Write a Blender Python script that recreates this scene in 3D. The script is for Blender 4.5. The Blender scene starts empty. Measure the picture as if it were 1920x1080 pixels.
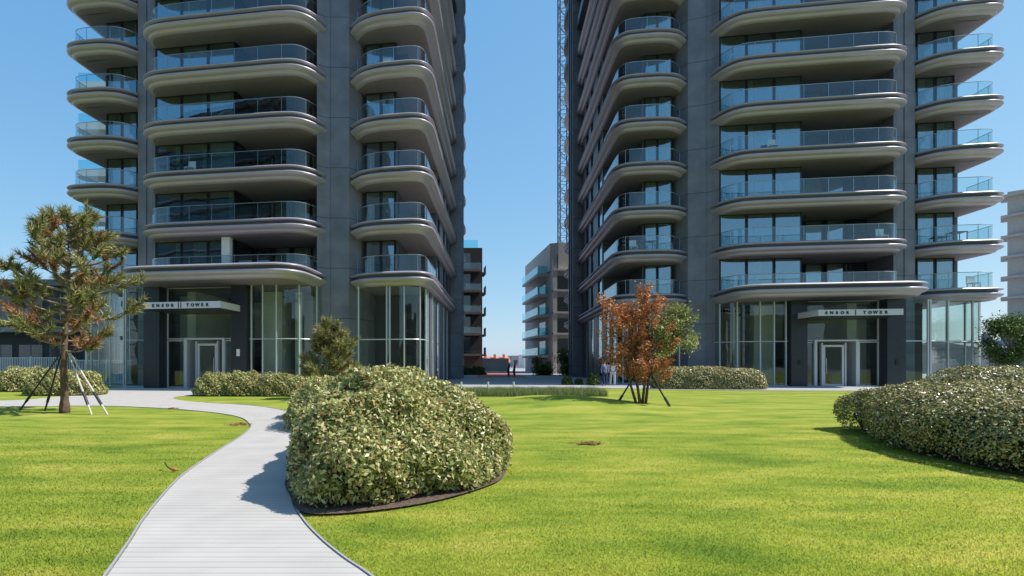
import bpy, bmesh, math, random
import numpy as np
from mathutils import Vector, Matrix, geometry

R = math.radians
scene = bpy.context.scene
# ------------------------------------------------------------------ camera
cam_d = bpy.data.cameras.new("camera"); cam = bpy.data.objects.new("camera", cam_d)
scene.collection.objects.link(cam); scene.camera = cam
CX, CY, F, CZ, TILT = 790.0, 680.0, 984.0, 1.6, R(8.5)
cam.location = (0, 0, CZ); cam.rotation_euler = (R(90), 0, 0)
cam_d.sensor_width = 36.0; cam_d.lens = F/1920*36
cam_d.shift_x = (960-CX)/1920; cam_d.shift_y = (CY-540)/1920
cam_d.clip_start = 0.1; cam_d.clip_end = 9000
# ------------------------------------------------------------------ world, sun
SUN_EL, SUN_AZ = R(52), R(97)          # azimuth clockwise from +Y
w = bpy.data.worlds.new("World"); scene.world = w; w.use_nodes = True
nt = w.node_tree; bg = nt.nodes["Background"]
sky = nt.nodes.new("ShaderNodeTexSky"); sky.sky_type = 'NISHITA'; sky.sun_disc = False
sky.sun_elevation = SUN_EL; sky.sun_rotation = SUN_AZ
sky.air_density = 1.0; sky.dust_density = 0.5; sky.ozone_density = 2.0
sep = nt.nodes.new('ShaderNodeSeparateColor'); com = nt.nodes.new('ShaderNodeCombineColor'); nt.links.new(sky.outputs[0], sep.inputs[0])
for ch, (p_, a_) in enumerate(((.75, .78), (.48, 1.50), (.27, 2.62))):        # colour response of the clear sky
    pn = nt.nodes.new('ShaderNodeMath'); pn.operation = 'POWER'; pn.inputs[1].default_value = p_; nt.links.new(sep.outputs[ch], pn.inputs[0])
    mn = nt.nodes.new('ShaderNodeMath'); mn.operation = 'MULTIPLY'; mn.inputs[1].default_value = a_; nt.links.new(pn.outputs[0], mn.inputs[0]); nt.links.new(mn.outputs[0], com.inputs[ch])
nt.links.new(com.outputs[0], bg.inputs[0]); bg.inputs[1].default_value = 0.15
sd = bpy.data.lights.new("sun", 'SUN'); sun = bpy.data.objects.new("sun", sd)
scene.collection.objects.link(sun)
sd.energy = 4.2; sd.angle = R(0.53); sd.color = (1.0, 0.955, 0.88)
sdir = Vector((math.sin(SUN_AZ)*math.cos(SUN_EL), math.cos(SUN_AZ)*math.cos(SUN_EL), math.sin(SUN_EL)))
sun.rotation_euler = sdir.to_track_quat('Z', 'Y').to_euler()
sun.location = (30, -10, 60)
scene.view_settings.view_transform = 'Standard'; scene.view_settings.look = 'None'
scene.view_settings.exposure = 0.5; scene.view_settings.gamma = 1
scene.render.engine = 'CYCLES'
scene.cycles.max_bounces = 7; scene.cycles.transparent_max_bounces = 12
scene.cycles.transmission_bounces = 4; scene.cycles.glossy_bounces = 3

rng = np.random.default_rng(7); random.seed(11)
C = scene.collection

# ------------------------------------------------------------------ helpers
def gp(u, v, z=0.0):
    Y = (CZ-z)*F/(v-CY); return ((u-CX)/F*Y, Y)
def tag(o, label=None, cat=None, group=None, kind=None):
    if label: o['label'] = label
    if cat: o['category'] = cat
    if group: o['group'] = group
    if kind: o['kind'] = kind
    return o
def empty(name, loc=(0, 0, 0), rz=0):
    o = bpy.data.objects.new(name, None); C.objects.link(o)
    o.location = loc; o.rotation_euler = (0, 0, rz); o.empty_display_size = .3
    return o
def link(name, me, m=None, parent=None, loc=(0, 0, 0), smooth=False):
    if m is not None and not me.materials: me.materials.append(m)
    o = bpy.data.objects.new(name, me); C.objects.link(o)
    if parent: o.parent = parent
    o.location = loc
    if smooth:
        me.polygons.foreach_set('use_smooth', [True]*len(me.polygons))
    return o
def npmesh(name, verts, faces):
    """verts (n,3) float, faces (m,k) int array"""
    me = bpy.data.meshes.new(name)
    verts = np.asarray(verts, dtype=np.float32); faces = np.asarray(faces, dtype=np.int32)
    m, k = faces.shape
    me.vertices.add(len(verts)); me.vertices.foreach_set('co', verts.ravel())
    me.loops.add(m*k); me.loops.foreach_set('vertex_index', faces.ravel())
    me.polygons.add(m); me.polygons.foreach_set('loop_start', np.arange(0, m*k, k, dtype=np.int32))
    me.polygons.foreach_set('loop_total', np.full(m, k, dtype=np.int32))
    me.update(); me.validate(); return me
class MB:
    def __init__(s): s.v = []; s.f = []
    def box(s, x0, x1, y0, y1, z0, z1):
        x0, x1 = min(x0, x1), max(x0, x1); y0, y1 = min(y0, y1), max(y0, y1)
        b = len(s.v)
        s.v += [(x0,y0,z0),(x1,y0,z0),(x1,y1,z0),(x0,y1,z0),(x0,y0,z1),(x1,y0,z1),(x1,y1,z1),(x0,y1,z1)]
        s.f += [tuple(b+i for i in q) for q in ((0,3,2,1),(4,5,6,7),(0,1,5,4),(1,2,6,5),(2,3,7,6),(3,0,4,7))]
        return s
    def bar(s, p, q, a, b=None, up=(0, 0, 1)):
        """box section a x b from p to q"""
        b = b or a
        p = Vector(p); q = Vector(q); d = (q-p)
        if d.length < 1e-6: return s
        d.normalize(); up = Vector(up)
        if abs(d.dot(up)) > .98: up = Vector((0, 1, 0))
        r = d.cross(up).normalized()*a/2; t = r.normalized().cross(d).normalized()*b/2
        n = len(s.v)
        for c in (p, q):
            for i, j in ((-1,-1),(1,-1),(1,1),(-1,1)): s.v.append(tuple(c+r*i+t*j))
        s.f += [(n,n+1,n+2,n+3),(n+7,n+6,n+5,n+4),(n,n+4,n+5,n+1),(n+1,n+5,n+6,n+2),(n+2,n+6,n+7,n+3),(n+3,n+7,n+4,n)]
        return s
    def tube(s, pts, rad, n=8, cap=True):
        pts = [Vector(p) for p in pts]; b = len(s.v); L = len(pts)
        if not hasattr(rad, '__len__'): rad = [rad]*L
        ref = Vector((0.3, 0.9, 0.1))
        for i, p in enumerate(pts):
            d = (pts[min(i+1, L-1)]-pts[max(i-1, 0)]).normalized()
            x = d.cross(ref)
            if x.length < .05: x = d.cross(Vector((1, 0, 0)))
            x.normalize(); y = d.cross(x).normalized()
            for k in range(n):
                a = 2*math.pi*k/n; s.v.append(tuple(p+(x*math.cos(a)+y*math.sin(a))*rad[i]))
        for i in range(L-1):
            for k in range(n):
                s.f.append((b+i*n+k, b+i*n+(k+1)%n, b+(i+1)*n+(k+1)%n, b+(i+1)*n+k))
        if cap:
            s.f.append(tuple(b+k for k in range(n))[::-1]); s.f.append(tuple(b+(L-1)*n+k for k in range(n)))
        return s
    def prism(s, poly, z0, z1):
        n = len(poly); b = len(s.v)
        s.v += [(p[0], p[1], z0) for p in poly]+[(p[0], p[1], z1) for p in poly]
        s.f.append(tuple(range(b, b+n))[::-1]); s.f.append(tuple(range(b+n, b+2*n)))
        for i in range(n): j = (i+1) % n; s.f.append((b+i, b+j, b+n+j, b+n+i))
        return s
    def mesh(s, name, fix=True):
        me = bpy.data.meshes.new(name); me.from_pydata(s.v, [], s.f); me.update()
        if fix:
            bm = bmesh.new(); bm.from_mesh(me); bmesh.ops.recalc_face_normals(bm, faces=bm.faces)
            bm.to_mesh(me); bm.free()
        return me
    def build(s, name, m, parent=None, loc=(0, 0, 0), smooth=False):
        return link(name, s.mesh(name), m, parent, loc, smooth)
def spline(pts, n=6):
    pts = [tuple(p) for p in pts]; out = []
    P = [pts[0]]+pts+[pts[-1]]
    for i in range(1, len(P)-2):
        p0, p1, p2, p3 = P[i-1], P[i], P[i+1], P[i+2]
        for k in range(n):
            t = k/n
            out.append(tuple(0.5*((2*p1[c])+(-p0[c]+p2[c])*t+(2*p0[c]-5*p1[c]+4*p2[c]-p3[c])*t*t+(-p0[c]+3*p1[c]-3*p2[c]+p3[c])*t**3) for c in range(len(p1))))
    out.append(pts[-1]); return out
def offset(poly, d, centre):
    """offset an open polyline inwards (towards centre side) by d"""
    P = np.array(poly, float); T = np.gradient(P, axis=0)
    N = np.stack([-T[:, 1], T[:, 0]], 1); N /= np.maximum(np.linalg.norm(N, axis=1, keepdims=True), 1e-9)
    mid = len(P)//2
    if np.dot(N[mid], np.array(centre)-P[mid]) < 0: N = -N
    return P+N*d
def poly_mesh(name, pts, z, subdiv=None):
    tri = geometry.tessellate_polygon([[Vector((p[0], p[1], 0)) for p in pts]])
    me = bpy.data.meshes.new(name); me.from_pydata([(p[0], p[1], z) for p in pts], [], [tuple(t) for t in tri]); me.update()
    bm = bmesh.new(); bm.from_mesh(me)
    for f in bm.faces:
        if f.normal.z < 0: f.normal_flip()
    bm.to_mesh(me); bm.free(); return me
def inside(poly, X, Y):
    ins = np.zeros(X.shape, bool); n = len(poly)
    for i in range(n):
        x1, y1 = poly[i]; x2, y2 = poly[(i+1) % n]
        c = ((y1 > Y) != (y2 > Y)) & (X < (x2-x1)*(Y-y1)/((y2-y1) if y2 != y1 else 1e-9)+x1)
        ins ^= c
    return ins

# ------------------------------------------------------------------ materials
def mat(name, col, rough=.6, metal=0.0, spec=.5, var=0.0, vscale=3.0, bump=0.0, bscale=30.0, detail=6):
    m = bpy.data.materials.new(name); m.use_nodes = True; t = m.node_tree; b = t.nodes["Principled BSDF"]
    b.inputs['Base Color'].default_value = (*col, 1); b.inputs['Roughness'].default_value = rough
    b.inputs['Metallic'].default_value = metal; b.inputs['Specular IOR Level'].default_value = spec
    tc = t.nodes.new('ShaderNodeTexCoord')
    if var:
        n = t.nodes.new('ShaderNodeTexNoise'); n.inputs['Scale'].default_value = vscale; n.inputs['Detail'].default_value = detail
        t.links.new(tc.outputs['Object'], n.inputs['Vector'])
        r = t.nodes.new('ShaderNodeMapRange'); r.inputs[1].default_value = .3; r.inputs[2].default_value = .7
        r.inputs[3].default_value = 1-var; r.inputs[4].default_value = 1+var
        t.links.new(n.outputs[0], r.inputs[0])
        mx = t.nodes.new('ShaderNodeMix'); mx.data_type = 'RGBA'; mx.blend_type = 'MULTIPLY'; mx.inputs[0].default_value = 1
        mx.inputs[6].default_value = (*col, 1); t.links.new(r.outputs[0], mx.inputs[7]); t.links.new(mx.outputs[2], b.inputs['Base Color'])
    if bump:
        n2 = t.nodes.new('ShaderNodeTexNoise'); n2.inputs['Scale'].default_value = bscale; n2.inputs['Detail'].default_value = 5
        t.links.new(tc.outputs['Object'], n2.inputs['Vector'])
        bp = t.nodes.new('ShaderNodeBump'); bp.inputs['Strength'].default_value = bump; bp.inputs['Distance'].default_value = .02
        t.links.new(n2.outputs[0], bp.inputs['Height']); t.links.new(bp.outputs[0], b.inputs['Normal'])
    return m
def glass_mat(name, tint, refl=.1, wob=0.0, rough=0.0, ior=1.5):
    m = bpy.data.materials.new(name); m.use_nodes = True; t = m.node_tree; t.nodes.clear()
    o = t.nodes.new('ShaderNodeOutputMaterial'); tr = t.nodes.new('ShaderNodeBsdfTransparent'); gl = t.nodes.new('ShaderNodeBsdfGlossy')
    tr.inputs[0].default_value = (*tint, 1); gl.inputs[0].default_value = (.72, .88, 1, 1) if 'window' in name else (.95, .97, 1, 1); gl.inputs['Roughness'].default_value = rough
    lw = t.nodes.new('ShaderNodeLayerWeight'); lw.inputs[0].default_value = .5
    pw = t.nodes.new('ShaderNodeMath'); pw.operation = 'POWER'; pw.inputs[1].default_value = 4.0; t.links.new(lw.outputs['Facing'], pw.inputs[0])
    ad = t.nodes.new('ShaderNodeMath'); ad.operation = 'MULTIPLY_ADD'; ad.inputs[1].default_value = .7; ad.inputs[2].default_value = refl; ad.use_clamp = True
    t.links.new(pw.outputs[0], ad.inputs[0])
    mx = t.nodes.new('ShaderNodeMixShader'); t.links.new(ad.outputs[0], mx.inputs[0]); t.links.new(tr.outputs[0], mx.inputs[1]); t.links.new(gl.outputs[0], mx.inputs[2])
    t.links.new(mx.outputs[0], o.inputs[0])
    if wob:
        tc = t.nodes.new('ShaderNodeTexCoord'); n = t.nodes.new('ShaderNodeTexNoise'); n.inputs['Scale'].default_value = .6; n.inputs['Detail'].default_value = 1
        t.links.new(tc.outputs['Object'], n.inputs['Vector'])
        bp = t.nodes.new('ShaderNodeBump'); bp.inputs['Strength'].default_value = wob; bp.inputs['Distance'].default_value = .02
        t.links.new(n.outputs[0], bp.inputs['Height']); t.links.new(bp.outputs[0], gl.inputs['Normal'])
    return m
def leaf_mat(name, cols, rough=.45, trans=.3):
    """colour of each leaf chosen at random; cols = list of (pos, rgb)"""
    m = bpy.data.materials.new(name); m.use_nodes = True; t = m.node_tree; b = t.nodes["Principled BSDF"]
    g = t.nodes.new('ShaderNodeNewGeometry'); r = t.nodes.new('ShaderNodeValToRGB'); r.color_ramp.interpolation = 'LINEAR'
    e = r.color_ramp.elements
    while len(e) < len(cols): e.new(.5)
    for i, (p, c) in enumerate(cols): e[i].position = p; e[i].color = (*c, 1)
    t.links.new(g.outputs['Random Per Island'], r.inputs[0]); t.links.new(r.outputs[0], b.inputs['Base Color'])
    b.inputs['Roughness'].default_value = rough
    tl = t.nodes.new('ShaderNodeBsdfTranslucent'); t.links.new(r.outputs[0], tl.inputs[0])
    mx = t.nodes.new('ShaderNodeMixShader'); mx.inputs[0].default_value = trans
    t.links.new(b.outputs[0], mx.inputs[1]); t.links.new(tl.outputs[0], mx.inputs[2]); t.links.new(mx.outputs[0], t.nodes['Material Output'].inputs[0])
    return m
M = {}
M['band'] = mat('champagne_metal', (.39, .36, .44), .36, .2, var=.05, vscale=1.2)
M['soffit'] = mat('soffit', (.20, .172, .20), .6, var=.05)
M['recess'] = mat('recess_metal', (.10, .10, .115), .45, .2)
M['pier'] = mat('grey_panel', (.17, .172, .20), .5, .15, var=.2, vscale=.9)
M['pierdark'] = mat('dark_panel', (.035, .042, .055), .3, .2, var=.1)
M['sidewall'] = mat('side_panel', (.095, .10, .12), .4, .2, var=.1)
M['frame'] = mat('dark_frame', (.02, .024, .03), .35, .3)
M['silver'] = mat('silver_metal', (.60, .61, .63), .4, .15)
M['rail'] = mat('rail_metal', (.42, .46, .50), .3, .7)
M['room'] = mat('room_wall', (.30, .29, .26), .9, var=.15, vscale=.4)
M['ceil'] = mat('ceiling', (.55, .55, .52), .9)
M['lobby'] = mat('lobby_wall', (.72, .70, .60), .8, var=.1, vscale=.5)
M['lobbydark'] = mat('lobby_dark', (.05, .05, .05), .6)
M['curtain'] = mat('curtain', (.62, .64, .62), .9)
M['glass'] = glass_mat('window_glass', (.58, .70, .69), .27, wob=.3)
M['lglass'] = glass_mat('lobby_glass', (.88, .935, .91), .045, wob=.3)
M['bglass'] = glass_mat('balustrade_glass', (.86, .94, .95), .055)
M['sign'] = mat('sign_white', (.62, .61, .66), .4)
M['letter'] = mat('letter_black', (.02, .02, .025), .5)
M['white'] = mat('white_render', (.78, .77, .74), .8, var=.04)
M['bark'] = mat('bark', (.12, .075, .05), .9, var=.4, vscale=9, bump=.8, bscale=25)
M['bark2'] = mat('bark_light', (.22, .17, .13), .9, var=.3, vscale=9, bump=.6, bscale=25)
M['black'] = mat('black_rubber', (.02, .02, .02), .5)
M['stake'] = mat('stake_wood', (.55, .52, .46), .7, var=.2, vscale=12)

# joints every storey on the pier panels
def add_joints(m, step, off=0.0):
    t = m.node_tree; b = t.nodes["Principled BSDF"]; tc = [n for n in t.nodes if n.type == 'TEX_COORD'][0]
    sx = t.nodes.new('ShaderNodeSeparateXYZ'); t.links.new(tc.outputs['Object'], sx.inputs[0])
    a = t.nodes.new('ShaderNodeMath'); a.operation = 'ADD'; a.inputs[1].default_value = off; t.links.new(sx.outputs[2], a.inputs[0])
    md = t.nodes.new('ShaderNodeMath'); md.operation = 'FLOORED_MODULO'; md.inputs[1].default_value = step; t.links.new(a.outputs[0], md.inputs[0])
    lt = t.nodes.new('ShaderNodeMath'); lt.operation = 'LESS_THAN'; lt.inputs[1].default_value = .035; t.links.new(md.outputs[0], lt.inputs[0])
    src = b.inputs['Base Color'].links[0].from_socket
    mx = t.nodes.new('ShaderNodeMix'); mx.data_type = 'RGBA'; t.links.new(lt.outputs[0], mx.inputs[0]); t.links.new(src, mx.inputs[6])
    mx.inputs[7].default_value = (.03, .035, .04, 1); t.links.new(mx.outputs[2], b.inputs['Base Color'])
add_joints(M['pier'], 3.2, 2.0)

def lawn_mat():
    m = bpy.data.materials.new('lawn'); m.use_nodes = True; t = m.node_tree; b = t.nodes["Principled BSDF"]; b.inputs['Roughness'].default_value = .9
    b.inputs['Specular IOR Level'].default_value = .15
    tc = t.nodes.new('ShaderNodeTexCoord')
    mp = t.nodes.new('ShaderNodeMapping'); mp.inputs['Scale'].default_value = (.5, 1.3, 1); t.links.new(tc.outputs['Object'], mp.inputs[0])
    n1 = t.nodes.new('ShaderNodeTexNoise'); n1.inputs['Scale'].default_value = 1.3; n1.inputs['Detail'].default_value = 7; n1.inputs['Roughness'].default_value = .62
    t.links.new(mp.outputs[0], n1.inputs['Vector'])
    r = t.nodes.new('ShaderNodeValToRGB'); e = r.color_ramp.elements; e.new(.5); e.new(.6)
    for i, (p, c) in enumerate(((.3, (.12, .19, .022)), (.42, (.195, .255, .03)), (.55, (.27, .305, .042)), (.72, (.38, .36, .075)))): e[i].position = p; e[i].color = (*c, 1)
    t.links.new(n1.outputs[0], r.inputs[0])
    n3 = t.nodes.new('ShaderNodeTexNoise'); n3.inputs['Scale'].default_value = .55; n3.inputs['Detail'].default_value = 3; t.links.new(mp.outputs[0], n3.inputs['Vector'])
    ma = t.nodes.new('ShaderNodeMath'); ma.operation = 'MULTIPLY_ADD'; ma.inputs[1].default_value = .55; t.links.new(n3.outputs[0], ma.inputs[0]); ma.inputs[2].default_value = -.275
    mb = t.nodes.new('ShaderNodeMath'); mb.operation = 'ADD'; t.links.new(n1.outputs[0], mb.inputs[0]); t.links.new(ma.outputs[0], mb.inputs[1]); t.links.new(mb.outputs[0], r.inputs[0])
    n2 = t.nodes.new('ShaderNodeTexNoise'); n2.inputs['Scale'].default_value = 60; n2.inputs['Detail'].default_value = 4; t.links.new(tc.outputs['Object'], n2.inputs['Vector'])
    mr = t.nodes.new('ShaderNodeMapRange'); mr.inputs[1].default_value = .3; mr.inputs[2].default_value = .7; mr.inputs[3].default_value = .85; mr.inputs[4].default_value = 1.12
    t.links.new(n2.outputs[0], mr.inputs[0])
    mx = t.nodes.new('ShaderNodeMix'); mx.data_type = 'RGBA'; mx.blend_type = 'MULTIPLY'; mx.inputs[0].default_value = 1
    t.links.new(r.outputs[0], mx.inputs[6]); t.links.new(mr.outputs[0], mx.inputs[7]); t.links.new(mx.outputs[2], b.inputs['Base Color'])
    bp = t.nodes.new('ShaderNodeBump'); bp.inputs['Strength'].default_value = .25; bp.inputs['Distance'].default_value = .02
    t.links.new(n2.outputs[0], bp.inputs['Height']); t.links.new(bp.outputs[0], b.inputs['Normal'])
    return m
M['lawn'] = lawn_mat()
def paver_mat(name, col, bw=.4, bh=.09, mortar=.006, contrast=.75, var=.08):
    m = bpy.data.materials.new(name); m.use_nodes = True; t = m.node_tree; b = t.nodes["Principled BSDF"]; b.inputs['Roughness'].default_value = .85
    tc = t.nodes.new('ShaderNodeTexCoord'); br = t.nodes.new('ShaderNodeTexBrick'); t.links.new(tc.outputs['Object'], br.inputs['Vector'])
    br.inputs['Scale'].default_value = 1; br.inputs['Brick Width'].default_value = bw; br.inputs['Row Height'].default_value = bh
    br.inputs['Mortar Size'].default_value = mortar; br.inputs['Bias'].default_value = -.1
    br.inputs['Color1'].default_value = (*col, 1); br.inputs['Color2'].default_value = (*[c*(1-var) for c in col], 1)
    br.inputs['Mortar'].default_value = (*[c*contrast for c in col], 1)
    n = t.nodes.new('ShaderNodeTexNoise'); n.inputs['Scale'].default_value = 1.7; n.inputs['Detail'].default_value = 8; t.links.new(tc.outputs['Object'], n.inputs['Vector'])
    mr = t.nodes.new('ShaderNodeMapRange'); mr.inputs[1].default_value = .3; mr.inputs[2].default_value = .7; mr.inputs[3].default_value = .92; mr.inputs[4].default_value = 1.05
    t.links.new(n.outputs[0], mr.inputs[0])
    mx = t.nodes.new('ShaderNodeMix'); mx.data_type = 'RGBA'; mx.blend_type = 'MULTIPLY'; mx.inputs[0].default_value = 1
    t.links.new(br.outputs[0], mx.inputs[6]); t.links.new(mr.outputs[0], mx.inputs[7]); t.links.new(mx.outputs[2], b.inputs['Base Color'])
    bp = t.nodes.new('ShaderNodeBump'); bp.inputs['Strength'].default_value = .3; bp.inputs['Distance'].default_value = .004; bp.invert = True
    t.links.new(br.outputs['Fac'], bp.inputs['Height']); t.links.new(bp.outputs[0], b.inputs['Normal'])
    return m
M['path'] = paver_mat('grey_slot_pavers', (.475, .445, .42), 60, .11, .008, .72, .05)
M['plaza'] = paver_mat('plaza_pavers', (.40, .39, .40), .6, .3, .008, .8)
M['mulch'] = mat('mulch', (.13, .085, .065), .95, var=.5, vscale=25, bump=1, bscale=60)
M['far_ground'] = mat('far_ground', (.22, .21, .20), .95, var=.2, vscale=.05)
M['red'] = mat('red_surface', (.50, .16, .13), .9, var=.1)

# ------------------------------------------------------------------ terrain
def hz(x, y):
    return .42*np.exp(-(((x-4.6)/3.2)**2+((y-18.6)/2.6)**2))+.10*np.exp(-(((x-12)/7)**2+((y-16)/5)**2))
xs = np.linspace(-75, 75, 251); ys = np.linspace(-12, 42, 91)
GX, GY = np.meshgrid(xs, ys); GZ = hz(GX, GY)
idx = np.arange(GX.size).reshape(GX.shape)
fa = np.stack([idx[:-1, :-1], idx[:-1, 1:], idx[1:, 1:], idx[1:, :-1]], -1).reshape(-1, 4)
lawn = link('lawn', npmesh('lawn', np.stack([GX, GY, GZ], -1).reshape(-1, 3), fa), M['lawn'], smooth=True); tag(lawn, kind='structure')
g = MB().box(-2500, 2500, -400, 6000, -1.2, -.25).build('ground', M['far_ground']); tag(g, kind='structure')

left_edge = [(40, 1300), (140, 1170), (210, 1070), (246, 1017), (270, 978), (306, 932), (341, 895), (376, 869), (418, 841), (447, 823), (466, 808), (470, 797), (453, 784), (411, 775.6), (341, 768.6), (270, 764.5), (200, 762), (100, 762), (0, 763), (-300, 766)]
far_l = [(-300, 753), (0, 751.5), (100, 745), (170, 739), (196, 733), (205, 728)]
wedge = [(452, 739), (400, 739.5), (360, 741.5), (325, 746), (340, 751), (383, 755.5), (440, 758.5), (490, 763), (530, 770), (553, 781), (560, 795)]
right_edge = [(553, 820), (549, 860), (545, 910), (548, 945), (566, 978), (598, 1013), (640, 1048), (684, 1078), (760, 1140), (900, 1290)]
LE = spline([gp(*p) for p in left_edge]); FL = spline([gp(*p) for p in far_l]); WE = spline([gp(*p) for p in wedge]+[gp(*p) for p in right_edge])
path_poly = LE+FL+[(-18.2, 36.5), (-8.0, 34.2)]+WE
pth = link('path', poly_mesh('path', path_poly, .012), M['path']); tag(pth, kind='structure')
plaza_poly = [(-60, 39), (-21, 35.5), (-8.2, 34.1), (-5, 33.0), (1.0, 33.6), (6, 33.6), (9.2, 33.6), (12.5, 32.2), (14, 31.0), (19, 29.9), (24, 29.6), (32, 29.0), (60, 27), (90, 60), (90, 140), (-60, 140)]
plz = link('pavement', poly_mesh('pavement', plaza_poly, .018), M['plaza']); tag(plz, kind='structure')
rp = link('red_path', poly_mesh('red_path', [(6.0, 56), (11.6, 56), (14, 82), (8.5, 82)], .03), M['red']); tag(rp, kind='structure')
ed = MB()
M['edge'] = mat('steel_edging', (.40, .39, .43), .5, .1)
for a, b in zip(LE[:-14], LE[1:-13]): ed.bar((a[0]-.02, a[1], .012), (b[0]-.02, b[1], .009), .016, .03)
for a, b in zip(WE[30:], WE[31:]): ed.bar((a[0]+.02, a[1], .012), (b[0]+.02, b[1], .009), .016, .03)
eo = ed.build('path_edging', M['edge']); tag(eo, kind='structure')

# mulch beds under the shrubs
bed = spline([(-1.95, 9.2), (-1.85, 7.2), (-1.55, 6.2), (-1.22, 5.50), (-.6, 5.55), (.1, 5.93), (.72, 6.55), (1.12, 7.2), (1.27, 8.2), (.9, 9.4), (-.5, 10.5), (-1.8, 10.2)])
o = link('flower_bed', poly_mesh('flower_bed', bed, .03), M['mulch']); tag(o, kind='structure')
bed2 = spline([(9.8, 11.2), (8.9, 9.8), (8.5, 8.2), (8.6, 6.9), (9.9, 6.3), (14, 6.5), (17, 9), (16, 12), (12, 12.5), (9.8, 12)])
o = link('flower_bed', poly_mesh('flower_bed', bed2, .03), M['mulch']); tag(o, kind='structure')

# grass blades over the near lawn
def blades():
    n = 460000
    Y = 3.6+(rng.random(n)**1.6)*12.0
    X = (rng.random(n)*2300-100-CX)/F*Y
    m = ~inside(path_poly, X, Y) & ~inside(bed, X, Y) & ~inside(bed2, X, Y)
    X, Y = X[m], Y[m]; n = len(X); Z = hz(X, Y)
    h = (.008+.010*rng.random(n))*(1+Y*.04)*np.clip((15.6-Y)/10, .08, 1); wd = .0018+.0004*Y; a = rng.random(n)*2*np.pi; l = (rng.random((n, 2))-.5)*1.3*h[:, None]
    dx, dy = np.cos(a)*wd, np.sin(a)*wd
    v = np.empty((n, 3, 3)); v[:, 0] = np.stack([X-dx, Y-dy, Z], 1); v[:, 1] = np.stack([X+dx, Y+dy, Z], 1); v[:, 2] = np.stack([X+l[:, 0], Y+l[:, 1], Z+h], 1)
    me = npmesh('grass', v.reshape(-1, 3), np.arange(n*3).reshape(n, 3))
    t = M['lawn'].copy(); t.name = 'grass_blade'; nn = t.node_tree
    for e in [q for q in nn.nodes if q.type == 'VALTORGB'][0].color_ramp.elements: e.color = (e.color[0]*1.75, e.color[1]*1.75, e.color[2]*1.6, 1)
    cx_ = nn.nodes.new('ShaderNodeCombineXYZ'); cx_.inputs[2].default_value = 1; nn.links.new(cx_.outputs[0], nn.nodes['Principled BSDF'].inputs['Normal'])
    tl = nn.nodes.new('ShaderNodeBsdfTranslucent'); pb = nn.nodes['Principled BSDF']; nn.links.new(pb.inputs['Base Color'].links[0].from_socket, tl.inputs[0])
    mx = nn.nodes.new('ShaderNodeMixShader'); mx.inputs[0].default_value = .45; nn.links.new(pb.outputs[0], mx.inputs[1]); nn.links.new(tl.outputs[0], mx.inputs[2]); nn.links.new(mx.outputs[0], nn.nodes['Material Output'].inputs[0])
    return link('grass', me, t)
tag(blades(), 'short mown green grass of the lawn', 'grass', kind='stuff')

# ------------------------------------------------------------------ towers
H = 3.2
PROFILE = [(.50, .03), (.30, .03), (.16, .005), (.06, -.035), (.012, -.08), (0, -.11), (.03, -.135), (.24, -.15), (.27, -.18), (.27, -.31), (.24, -.33), (.12, -.345), (.04, -.375), (0, -.42), (0, -.46), (.03, -.51), (.13, -.585), (.26, -.63), (.32, -.65), (.33, -.71), (.40, -.775), (.56, -.83), (1.1, -.84)]
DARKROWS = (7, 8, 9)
def slab_mesh(name, line, back, centre):
    rings = []
    for ins, dz in PROFILE:
        P = offset(line, ins, centre); rings.append([(p[0], p[1], dz) for p in P]+[(b[0], b[1], dz) for b in back])
    bm = bmesh.new(); rv = [[bm.verts.new(p) for p in r] for r in rings]; n = len(rv[0])
    for q, (a, b) in enumerate(zip(rv[:-1], rv[1:])):
        for i in range(n):
            j = (i+1) % n
            f = bm.faces.new((a[i], a[j], b[j], b[i])); f.smooth = i < len(line)-1
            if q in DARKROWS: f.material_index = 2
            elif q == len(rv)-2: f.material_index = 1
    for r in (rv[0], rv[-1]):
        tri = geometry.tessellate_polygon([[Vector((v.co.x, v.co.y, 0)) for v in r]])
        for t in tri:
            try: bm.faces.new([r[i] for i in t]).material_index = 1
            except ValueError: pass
    bmesh.ops.recalc_face_normals(bm, faces=bm.faces)
    me = bpy.data.meshes.new(name); bm.to_mesh(me); bm.free()
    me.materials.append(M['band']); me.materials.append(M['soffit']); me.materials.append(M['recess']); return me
def strip_mesh(name, line, z0, z1, th=.018):
    A = np.array(line); T = np.gradient(A, axis=0); N = np.stack([-T[:, 1], T[:, 0]], 1); N /= np.linalg.norm(N, axis=1, keepdims=True)
    B = A+N*th; n = len(A); v = []; f = []
    for P in (A, B):
        for z in (z0, z1): v += [(p[0], p[1], z) for p in P]
    for i in range(n-1):
        f += [(i, i+1, n+i+1, n+i), (2*n+i, 3*n+i, 3*n+i+1, 2*n+i+1), (n+i, n+i+1, 3*n+i+1, 3*n+i), (i, 2*n+i, 2*n+i+1, i+1)]
    f += [(0, n, 3*n, 2*n), (n-1, 3*n-1, 4*n-1, 2*n-1)]
    m = MB(); m.v = v; m.f = f; return m.mesh(name)
def resample(line, step):
    A = np.array(line); d = np.r_[0, np.cumsum(np.linalg.norm(np.diff(A, axis=0), axis=1))]
    s = np.linspace(0, d[-1], max(2, int(round(d[-1]/step))+1)); return np.stack([np.interp(s, d, A[:, 0]), np.interp(s, d, A[:, 1])], 1)
def pane_mesh(p, q, z0, z1):
    return MB().bar((p[0], p[1], (z0+z1)/2), (q[0], q[1], (z0+z1)/2), .03, z1-z0).mesh('pane')
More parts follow.
